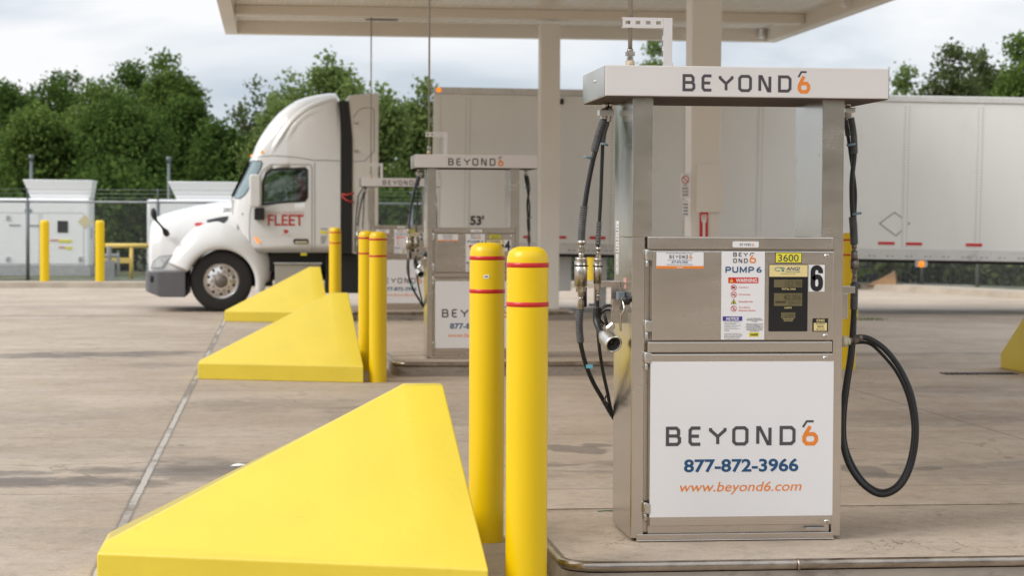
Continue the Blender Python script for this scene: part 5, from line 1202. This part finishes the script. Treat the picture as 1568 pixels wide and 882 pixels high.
# ================================================================== TRAILER
PA = atY(660, 388, YT+.0); ZCt = 36.6
def trailer():
    d = ray(660, 388); base = EYE+d*(ZCt/d.dot(F)); z0 = base.z
    yaw = R_(-6.5); tilt = R_(.75)
    root = empty('semi_trailer', (base.x, base.y, 0), 'long white box trailer marked 53 behind the pumps', 'trailer')
    root.rotation_euler = (0, tilt, yaw)
    L_, W_, zt = 16.15, 2.6, z0+2.96
    zb = z0
    q = MB(); q.box(0, L_, .0, W_, zb+.22, zt-.12); body = q.build('box_body', 'trailer_white', root, bevel=.01)
    q = MB(); q.box(-.012, L_+.012, -.022, W_+.022, zt-.119, zt); q.build('top_rail', 'trailer_trim', root, bevel=.015)
    q = MB(); q.box(-.012, L_+.012, -.018, W_+.018, zb+.035, zb+.219); q.build('bottom_rail', 'trailer_trim', root, bevel=.006)
    q = MB(); x = .12
    while x < L_: q.box(x, x+.05, -.0195, -.0185, zb+.09, zb+.11); q.box(x+.09, x+.13, -.0195, -.0185, zb+.09, zb+.11); x += .32 if int(x*10) % 2 else .34
    q.build('rail_slots', 'grey_paint', root)
    q = MB(); q.box(.02, L_-.02, .03, W_-.03, zb-.02, zb+.034); q.build('floor_beams', 'chassis', root)
    for xx in (-.014, L_-.11):
        q = MB(); q.box(xx, xx+.13, -.012, .12, zb+.22, zt-.12); q.build('corner_post', 'trailer_white', root, bevel=.01)
    # panel seams: narrow raised posts with rivet rows
    x = .55; k = 0
    while x < L_:
        q = MB(); q.box(x, x+.11, -.006, -.0005, zb+.225, zt-.125); sm = q.build('panel_post', 'trailer_white', root, bevel=.002)
        q = MB(); z = zb+.28
        while z < zt-.15:
            for xx in (x+.02, x+.09): q.add([(xx-.012, -.0062, z), (xx, -.011, z+.012), (xx+.012, -.0062, z), (xx, -.011, z-.012), (xx, -.0075, z)], [(0, 1, 4), (1, 2, 4), (2, 3, 4), (3, 0, 4)])
            z += .055
        q.build('rivets', M['rivet'], sm); x += 1.3; k += 1
    inv = Matrix.LocRotScale(root.location, root.rotation_euler, None).inverted()
    def tq(u, v):     # point of the trailer flank seen at a pixel
        o = inv @ EYE; d = (inv.to_3x3() @ ray(u, v)); t = (-.012-o.y)/d.y; p_ = o+d*t; return p_.x, p_.z
    for (u0, v0, u1, v1) in ((1345, 370.5, 1370, 374), (1387, 371.5, 1412, 375), (1479, 373, 1504, 376.7), (854, 361.5, 867, 365), (903, 362, 927, 366), (801, 361, 810, 364.5)):
        a = tq(u0, v1); b = tq(u1, v0); q = MB(); q.box(a[0], b[0], -.014, -.001, a[1], b[1]); q.build('red_reflector', 'ink_red', root)
    q = MB(); a = tq(720, 344.5); b = tq(741, 330); put_text(q, "53'", a[0], b[0], a[1], b[1], -.004, .035); q.build('length_marking', 'ink_black', root)
    # placard holder outline
    c = [tq(1347, 342), tq(1370, 325), tq(1393, 342), tq(1372, 361)]; q = MB()
    stroke(q, c, .022, -.004, True); q.build('placard_outline', M['rivet'], root)
    a = tq(672, 133); q = MB(); q.lathe([(0, .03), (.03, .025), (.045, 0)], (a[0], -.022, zt-.05), (0, -1, 0), n=14); q.build('marker_light', 'amber_lit', root)
    a = tq(1411, 404.5); q = MB(); q.lathe([(0, .03), (.05, .02), (.06, 0)], (a[0], -.0, a[1]), (0, -1, 0), n=14); ml = q.build('marker_light', 'amber_lit', root)
    q = MB(); rrect(q, a[0]-.11, a[0]+.11, a[1]-.055, a[1]+.07, .002, .03, .03, 3); q.build('light_bracket', 'galv', ml)
    a = tq(858, 155); q = MB(); q.box(a[0]-.04, a[0]+.06, -.04, 0, a[1]-.05, a[1]+.05); q.build('vent_cap', 'chassis', root, bevel=.01)
    # landing gear
    for y in (.25, W_-.35):
        q = MB(); q.box(3.0, 3.13, y, y+.13, .12, zb-.02); q.box(2.9, 3.23, y-.05, y+.18, .07, .12); q.build('landing_leg', 'galv', root)
    # trailer axles far to the rear
    for x in (13.1, 14.4):
        for (yn, mi_) in ((.03, False), (W_-.03, True)):
            wheel(x, .515, yn, root, steer=False, mir=mi_)
    return root
trailer()
# ================================================================== EQUIPMENT BEHIND THE KERB
def enclosure(u0, u1, v0, v1, side_u, hu, hv, Zc, label, detail=True):
    d = ray(u0, v1); base = EYE+d*(Zc/d.dot(F)); Yb = base.y; P = lambda u, v, dy=0: atY(u, v, Yb+dy)
    o = P(u0, v1); root = empty('equipment_enclosure', (o.x, Yb, .11), label, 'gas equipment')
    w_ = P(u1, v1).x-o.x; h_ = P(u1, v0).z-.11
    D = 1.6
    q = MB(); q.box(0, w_, 0, D, .25, h_); bd = q.build('housing', 'equip_white', root, bevel=.06)
    q = MB(); q.box(-.02, w_+.02, -.02, D, 0, .249); q.build('plinth', 'galv', root)
    # flared hood on the roof
    a, b, c, d_ = P(hu[0], hv[0]), P(hu[1], hv[0]), P(hu[3], hv[1]), P(hu[2], hv[1])
    z0, z1 = h_+.001, a.z-.11; t = .25
    V = [(d_.x-o.x, .2, z0), (c.x-o.x, .2, z0), (c.x-o.x, D-.2, z0), (d_.x-o.x, D-.2, z0), (a.x-o.x, .2-.08, z1), (b.x-o.x, .2-.08, z1), (b.x-o.x, D-.2+t, z1), (a.x-o.x, D-.2+t, z1)]
    q = MB(); q.add(V, [(0, 1, 5, 4), (1, 2, 6, 5), (2, 3, 7, 6), (3, 0, 4, 7), (0, 3, 2, 1)]); ho = q.build('exhaust_hood', 'equip_white', root)
    so_ = ho.modifiers.new('s', 'SOLIDIFY'); so_.thickness = .03
    q = MB(); q.box(d_.x-o.x+.05, c.x-o.x-.05, .25, D-.25, z0+.01, z0+.05); q.build('hood_grille', 'grey_paint', ho)
    if detail:
        f = lambda u, v: (P(u, v).x-o.x, P(u, v).z-.11)
        for (ua, va, ub, vb, m1, nm_) in ((88, 356, 104, 338, 'chassis', 'vent_window'), (90, 371, 110, 367, 'sticker_yellow', 'warning_sticker'), (101, 382, 110, 377.5, 'sticker_yellow', 'warning_sticker'), (77, 369, 90, 366, 'pale_red', 'warning_sticker'), (90, 380, 100, 377, 'pale_red', 'warning_sticker'), (38, 325, 49, 320, 'grey_paint', 'name_plate')):
            p0, p1 = f(ua, va), f(ub, vb); q = MB(); q.box(p0[0], p1[0], -.012, -.001, p0[1], p1[1]); q.build(nm_, m1, root)
        p0 = f(130, 339); s2 = .19; q = MB(); q.prism([(p0[0]-s2, p0[1]), (p0[0], p0[1]-s2), (p0[0]+s2, p0[1]), (p0[0], p0[1]+s2)], -.012, -.001); q.build('diamond_placard', M['placard'], root)
        for (ua, ub) in ((-4, 60), (64, 128)):
            p0, p1 = f(ua, 404), f(ub, 326); q = MB(); stroke(q, [(p0[0], p0[1]), (p1[0], p0[1]), (p1[0], p1[1]), (p0[0], p1[1])], .018, -.003, True); q.build('door_gap', 'galv', root)
        for (u, v) in ((12, 333), (12, 396), (123, 396)):
            p0 = f(u, v); q = MB(); q.box(p0[0]-.05, p0[0]+.05, -.04, -.001, p0[1]-.06, p0[1]+.06); q.build('door_latch', 'galv', root, bevel=.01)
        for (u, v) in ((14, 343.5), (45, 344)):
            p0 = f(u, v); p1 = f(u+17, v); q = MB(); q.box(p0[0], p1[0], -.02, -.001, p0[1]-.03, p0[1]); q.build('louvre', 'grey_paint', root)
        q = MB(); q.box(w_+.001, w_+.03, .3, .6, 1.0, 1.3); q.box(w_+.001, w_+.02, .15, 1.4, 1.55, 2.3) if False else None; q.build('side_box', 'galv', root)
    return root
enclosure(-60, 137, 304, 422, 155, (34, 141, 46, 137), (275, 304.5), 55, 'white equipment enclosure with flared roof hood, left of the truck')
enclosure(225, 372, 306, 422, 390, (257, 372, 270, 366), (278, 305), 58, 'white equipment enclosure with flared hood, partly hidden behind the truck nose', detail=False)
# stacks
for (u, v0, v1, lab) in ((48, 237, 300, 'thin dark pole behind the left white enclosure'), (258.5, 240, 305, 'thin dark pole behind the white enclosure near the truck nose')):
    p_ = atY(u, v1, 60); t = atY(u, v0, 60).z; q = MB(); q.cyl((0, 0, 0), (0, 0, t-.1), .05, .045); q.cyl((0, 0, t-.25), (0, 0, t-.1), .075); tag(q.build('exhaust_pole', 'grey_post', loc=(p_.x, 60, .11)), lab, 'pole')
# bollards at the kerb
for (u, lab) in ((68.5, 'plain yellow bollard before the white enclosure, leftmost in the photo'), (153, 'plain yellow bollard at the right corner of the white enclosure'), (905, 'short yellow bollard seen under the trailer between the left hoses')):
    p_ = atZ(u, 431, .13); bollard(Vector((p_.x, p_.y, .13)), lab, h=1.48 if u < 900 else 1.1, r=.11, bands=False, group='plain yellow bollards along the far kerb')
# yellow guard rail
a = atY(161, 376, 53); b = atY(250, 376, 53)
root = empty('guard_rail', (a.x, 53, .11), 'pale yellow pipe guard rail between far bollard and truck nose', 'guard rail'); w_ = b.x-a.x; hh = a.z-.11
q = MB(); q.cyl((0, 0, hh), (w_, 0, hh), .06); q.build('rail', 'rail_yellow', root)

for x in (w_*.45, ):
    q = MB(); q.cyl((x, 0, 0), (x, 0, hh-.02), .05); q.build('rail_post', 'rail_yellow', root)
q = MB(); q.box(-.1, w_*.42, -.05, .05, hh*.48, hh*.48+.14); q.build('lower_rail', 'rail_yellow', root)
root = empty('utility_meter', (atY(167, 420, 52).x, 52, .11), 'small grey pipework unit standing beside the right far bollard', 'gas equipment')
q = MB(); q.box(-.12, .14, -.1, .1, 0, .5); q.cyl((.0, 0, .45), (0, 0, .85), .06); q.cyl((-.1, 0, .62), (.25, 0, .62), .05); q.cyl((.22, 0, .1), (.22, 0, .62), .045); q.build('pipework', 'grey_paint', root, bevel=.01)
# ================================================================== FENCE
def fence(pts, spacing, hgt, label, barbed=True):
    root = empty('chain_link_fence', tuple(pts[0]), label, 'fence'); o = pts[0]
    for a, b in zip(pts, pts[1:]):
        d = b-a; L_ = d.length; n = max(1, round(L_/spacing)); ang = math.atan2(d.y, d.x)
        rl = MB(); rl.cyl(a-o+Vector((0, 0, hgt)), b-o+Vector((0, 0, hgt)), .028, n=8); rl.build('top_rail', 'fence_galv', root)
        rl = MB(); rl.cyl(a-o+Vector((0, 0, .05)), b-o+Vector((0, 0, .05)), .012, n=6); rl.build('tension_wire', 'fence_galv', root)
        p_ = MB(); p_.add([(0, 0, .03), (L_, 0, .03), (L_, 0, hgt), (0, 0, hgt)], [(0, 1, 2, 3)]); f_ = p_.build('mesh_panel', 'chain', root, loc=a-o); f_.rotation_euler.z = ang
        if barbed:
            w3 = MB()
            for k in (.1, .2, .3): w3.cyl(a-o+Vector((0, -.3*k, hgt+k)), b-o+Vector((0, -.3*k, hgt+k)), .005, n=5)
            w3.build('barbed_wire', 'fence_galv', root)
        for i in range(n):
            c = a-o+d*(i/n); p_ = MB(); p_.cyl(c-Vector((0, 0, .1)), c+Vector((0, 0, hgt+.02)), .045, n=10)
            if barbed: p_.cyl(c+Vector((0, 0, hgt)), c+Vector((0, -.1, hgt+.32)), .02, n=6)
            p_.build('post', 'grey_post', root)
def kf(u, off):      # ground point behind the kerb at picture column u
    for a, b, na, nb in zip(K, K[1:], kn, kn[1:]):
        for t in range(101):
            p_ = a.lerp(b, t/100)
            d = p_-EYE; uu = 784+FPX*(d.dot(RR)/d.dot(F))
            if uu >= u: return p_+na*off+Vector((0, 0, .11))
    return K[-1]+kn[-1]*off
fp = [kf(33, 1.6)-Vector((9.6, 0, 0)), kf(33, 1.6), kf(640, 1.6), kf(1391, 1.6), kf(1478, 1.6), kf(1568, 1.6), K[-1]+kn[-1]*1.6+Vector((0, 0, .11))]
fence(fp, 3.2, 1.95, 'grey chain link fence with barbed wire running behind the far kerb')
# clutter under the trailer
c = kf(1318, .6); root = empty('plastic_bin', tuple(c), 'dark blue plastic bin at the far kerb under the trailer', 'bin')
q = MB(); q.add([(-.28, -.25, 0), (.28, -.25, 0), (.28, .25, 0), (-.28, .25, 0), (-.34, -.3, .85), (.34, -.3, .85), (.34, .3, .85), (-.34, .3, .85)], [(0, 3, 2, 1), (0, 1, 5, 4), (1, 2, 6, 5), (2, 3, 7, 6), (3, 0, 4, 7), (4, 5, 6, 7)]); q.build('body', 'blue_plastic', root, bevel=.02)
q = MB(); q.box(-.36, .36, -.33, .33, .852, .90); q.build('lid', 'blue_plastic', root, bevel=.02)
c = kf(1345, .5); q = MB(); q.add([(-.42, -.2, 0), (.25, -.25, 0), (.45, .2, .0), (-.4, .3, 0), (-.1, -.1, .14), (.25, -.1, .34), (.34, .2, .36), (.0, .25, .16)], [(0, 1, 5, 4), (1, 2, 6, 5), (2, 3, 7, 6), (3, 0, 4, 7), (4, 5, 6, 7), (0, 3, 2, 1)])
tag(q.build('cardboard_box', 'card', loc=c, bevel=.01), 'crumpled brown cardboard box beside the blue bin at the far kerb', 'box')
c = atZ(1318, 488, 0); root = empty('wheel_stop', (c.x-.22, c.y, 0), 'low yellow concrete block on the ground behind pump 6 hoses', 'wheel stop'); q = MB(); q.box(-.22, .18, 0, .25, 0, .20); q.build('block', 'yellow', root, bevel=.03)
# drain grate near the right wedge
a = atZ(1444, 573); b = atZ(1562, 575); q = MB(); x = a.x
while x < b.x: q.box(x, x+.03, a.y-.12, a.y+.12, .002, .010); x += .055
tag(q.build('drain_grate', 'chassis'), 'dark narrow drain grate in the concrete near the right wedge', 'drain')
a = atZ(1332, 490); q = MB()
for k in range(60):
    x, y = a.x+random.gauss(0, .13), a.y+random.gauss(0, .12); h_ = random.uniform(.02, .06); q.add([(x, y, 0), (x+.015, y, 0), (x+random.uniform(-.04, .04), y, h_)], [(0, 1, 2)])
tag(q.build('weed_tuft', 'leaf_mid'), 'flat green weed growing in a slab joint behind pump 6', 'weed')
# litter: pale bird feather like scrap
a = atZ(364, 715); q = MB(); q.add([(-.05, 0, .003), (.0, -.018, .006), (.06, .01, .012), (.0, .022, .02), (-.03, .05, .01)], [(0, 1, 2, 3), (0, 3, 4)]); tag(q.build('paper_scrap', 'ink_white', loc=(a.x, a.y, 0)), 'small white paper scrap on the concrete behind the near wedge', 'litter')
a = atZ(930, 784, .15); q = MB(); q.tube([(-.05, 0, .004), (0, .01, .005), (.06, 0, .004)], .003, 6); tag(q.build('green_strap', M['green_strap'] , loc=(a.x, a.y, .148)), 'thin green strap lying on the island beside pump 6', 'litter')
# ================================================================== TREES
def leaves(name, m, centers, radii, n, size, parent, seed, hollow=.35, flat=1.0):
    r = np.random.default_rng(seed); C = np.array(centers, float); Rr = np.array(radii, float)
    wgt = Rr.prod(1)**.72; wgt /= wgt.sum(); k = r.choice(len(C), n, p=wgt)
    d = r.normal(size=(n, 3)); d /= np.linalg.norm(d, axis=1)[:, None]
    rad = (hollow+(1-hollow)*r.random(n))**.6
    # clumps: leaves gather round twig ends
    pos = C[k]+d*rad[:, None]*Rr[k]
    nt_ = max(8, n//26); tw = pos[r.choice(n, nt_)]
    own = r.integers(0, nt_, n); pos = tw[own]+r.normal(size=(n, 3))*size*np.array([1.25, 1.25, .9])
    u = r.normal(size=(n, 3)); u /= np.linalg.norm(u, axis=1)[:, None]; v = np.cross(u, r.normal(size=(n, 3))); v /= np.linalg.norm(v, axis=1)[:, None]
    s_ = size*(.6+.8*r.random(n))[:, None]*.5; u = u*s_; v = v*s_*.62
    V = np.stack([pos-u, pos+v, pos+u, pos-v], 1).reshape(-1, 3)
    me = bpy.data.meshes.new(name); me.vertices.add(4*n); me.vertices.foreach_set('co', V.ravel()); me.loops.add(4*n); me.loops.foreach_set('vertex_index', np.arange(4*n)); me.polygons.add(n)
    me.polygons.foreach_set('loop_start', np.arange(0, 4*n, 4)); me.polygons.foreach_set('loop_total', np.full(n, 4)); me.update(); me.validate()
    me.materials.append(M[m]); o = bpy.data.objects.new(name, me); COL.objects.link(o); o.parent = parent; return o
def tree(u, vtop, Zc, width_px, label, m='leaf_dark', n=9000, size=.20, seed=0, trunk_h=.25, blobs=9, group='trees beyond the fence', airy=False, name='broadleaf_tree', vbot=None):
    r = random.Random(seed); d = ray(u, 338); p_ = EYE+d*(Zc/d.dot(F)); zt = (EYE+ray(u, vtop)*(Zc/ray(u, vtop).dot(F))).z; Wd = width_px/FPX*Zc/2
    root = empty(name, (p_.x, p_.y, .1), label, 'tree', group); H_ = zt-.1; zc = H_*trunk_h
    tr = MB(); top = (r.uniform(-.3, .3), r.uniform(-.3, .3), H_*.7)
    tr.tube(spline([(0, 0, -.1), (r.uniform(-.1, .1), 0, H_*.25), (top[0]*.6, top[1]*.6, H_*.5), top], 5), [.17*(1-.05*i) for i in range(16)], 8)
    cen, rad = [], []
    if airy: blobs = int(blobs*2.2)
    for i in range(blobs):
        a = r.uniform(0, 6.28); hgt = r.uniform(0, 1); rr_ = Wd*(1-.55*abs(hgt-.4)**1.2)*r.uniform(.2 if airy else .35, .7 if airy else .8)
        c = (rr_*math.cos(a), rr_*math.sin(a)*.8, zc+(H_-zc)*(.14+.70*hgt)); k = r.uniform(.30, .5)
        if airy: k *= r.uniform(.4, .8)
        cen.append(c); rad.append((Wd*k, Wd*k, min(Wd*k*(1.5 if airy else 1), (H_-zc)*.30)))
        tr.tube(spline([(top[0]*.4, top[1]*.4, H_*r.uniform(.2, .5)), (c[0]*.5, c[1]*.5, c[2]*.85), c], 4), [.07, .065, .06, .055, .05, .045, .04, .03, .02], 6)
    cen.append((top[0], top[1], H_-Wd*.28)); rad.append((Wd*.34, Wd*.34, Wd*.28) if not airy else (Wd*.16, Wd*.16, Wd*.4)); 
    if not airy: cen.append((0, 0, (zc+H_)/2)); rad.append((Wd*.8, Wd*.8, (H_-zc)*.44))
    tr.build('trunk', 'bark', root); leaves('crown', m, cen, rad, n, size, root, seed)
    return root

T_ = [(-60, 150, 78, 190, 'leaf_dark'), (25, 128, 74, 150, 'leaf_dark'), (95, 108, 80, 170, 'leaf_dark'), (150, 122, 70, 150, 'leaf_mid'), (205, 96, 78, 150, 'leaf_dark'), (258, 82, 74, 110, 'leaf_mid'), (290, 150, 70, 130, 'leaf_dark'), (55, 165, 64, 150, 'leaf_mid'), (190, 150, 63, 170, 'leaf_dark'), (340, 185, 66, 130, 'leaf_dark')]
names = ['dark green tree cut by the left edge of the photo', 'dark rounded tree behind the left part of the white enclosure', 'tall dark tree above the hood of the left white enclosure', 'mid green tree between two darker trees in the left wood', 'dark broad tree above the gap between the white enclosures', 'tallest light topped tree of the left wood', 'dark tree just right of the tallest tree of the left wood', 'lower mid green tree at the front of the wood, behind the left enclosure', 'low dark tree in front of the wood, left of the truck nose', 'dark low tree directly behind the truck windscreen']
for i, (u, v, z, wd, m) in enumerate(T_):
    tree(u, v, z, wd, names[i], m, n=26000, size=.145, seed=i+3, blobs=12, trunk_h=.12)
L2 = [(425, 150, 64, 130, 'leafy light tree filling the gap behind the truck cab roof'), (545, 128, 64, 110, 'leafy light tree behind the fuel tank cabinet of the truck'), (385, 128, 68, 120, 'feathery light tree above the truck hood and windscreen'), (455, 118, 70, 110, 'light feathery tree rising behind the roof fairing'), (510, 76, 66, 95, 'tallest thin leaved tree behind the roof fairing'), (590, 140, 62, 90, 'bright green open tree between truck and trailer'), (640, 132, 66, 80, 'light green tree touching the front end of the trailer')]
for i, (u, v, z, wd, lab) in enumerate(L2):
    tree(u, v, z, wd, lab, 'leaf_light' if i != 2 else 'leaf_olive', n=11000 if i < 5 else 14000, size=.15, seed=40+i, airy=True, trunk_h=.2, blobs=14, name='feathery_tree', group='light feathery trees behind the truck')
L3 = [(1008, 62, 72, 70, 'leaf_light', 'small light tree top above the header of pump 6'), (1380, 108, 70, 90, 'leaf_light', 'pale tree top just right of the pump 6 header'), (1450, 72, 68, 130, 'leaf_olive', 'dark olive tree above the trailer, left of the bright one'), (1495, 82, 72, 110, 'leaf_olive', 'olive green tree above the trailer, nearest right'), (1560, 58, 64, 120, 'leaf_mid', 'bright green tree above the trailer at the right edge')]
for i, (u, v, z, wd, m, lab) in enumerate(L3):
    tree(u, v, z, wd, lab, m, n=13000, size=.15, seed=60+i, airy=(i < 2), trunk_h=.15, blobs=12, group='trees beyond the trailer')
# undergrowth at the foot of the woods
def under(name, u0, u1, Zc, h0, dens, label, m, seed):
    r = np.random.default_rng(seed); a = EYE+ray(u0, 338)*(Zc/ray(u0, 338).dot(F)); b = EYE+ray(u1, 338)*(Zc/ray(u1, 338).dot(F)); L_ = (b-a).length; n = int(L_/1.1)
    cen = []; rad = []
    for i in range(n+1):
        t = i/n; cen.append((a.x+(b.x-a.x)*t, a.y+(b.y-a.y)*t+r.uniform(-.8, .8), .1+h0*r.uniform(.3, .55))); rad.append((1.2, 1.0, h0*r.uniform(.4, .6)))
    o = leaves(name, m, cen, rad, int(dens*L_), .2, None, seed); tag(o, label, 'undergrowth', kind='stuff')
under('undergrowth', -60, 700, 61, 3.2, 1300, 'dense dark undergrowth along the foot of the wood behind the fence', 'leaf_dark', 5)
under('undergrowth', 700, 1620, 60, 1.9, 700, 'dark low undergrowth behind the fence, seen under the trailer', 'leaf_olive', 6)
under('far_woodland', -300, 1900, 110, 6.0, 260, 'far off belt of woodland closing the horizon', 'leaf_dark', 8)

for k, (xx, yy, ll, hh_) in enumerate(((-45, -32, 60, 12), (5, -38, 70, 14))):
    r_ = np.random.default_rng(90+k); cen = [(xx+ll*i/18, yy+r_.uniform(-2, 2), hh_*.45) for i in range(19)]; rad = [(3.2, 2.5, hh_*r_.uniform(.4, .58)) for _ in cen]
    tag(leaves('woodland', 'leaf_olive', cen, rad, 16000, .55, None, 90+k), ['belt of trees across the road behind the viewer, left part', 'belt of trees across the road behind the viewer, right part'][k], 'woodland', kind='stuff')

under('undergrowth', 1250, 1900, 51.5, 1.5, 1500, 'dark scrub right behind the chain link fence under the trailer rear half', 'leaf_olive', 16)
under('undergrowth', 780, 1200, 54, 1.3, 900, 'dark scrub behind the fence between the pump hoses', 'leaf_dark', 17)
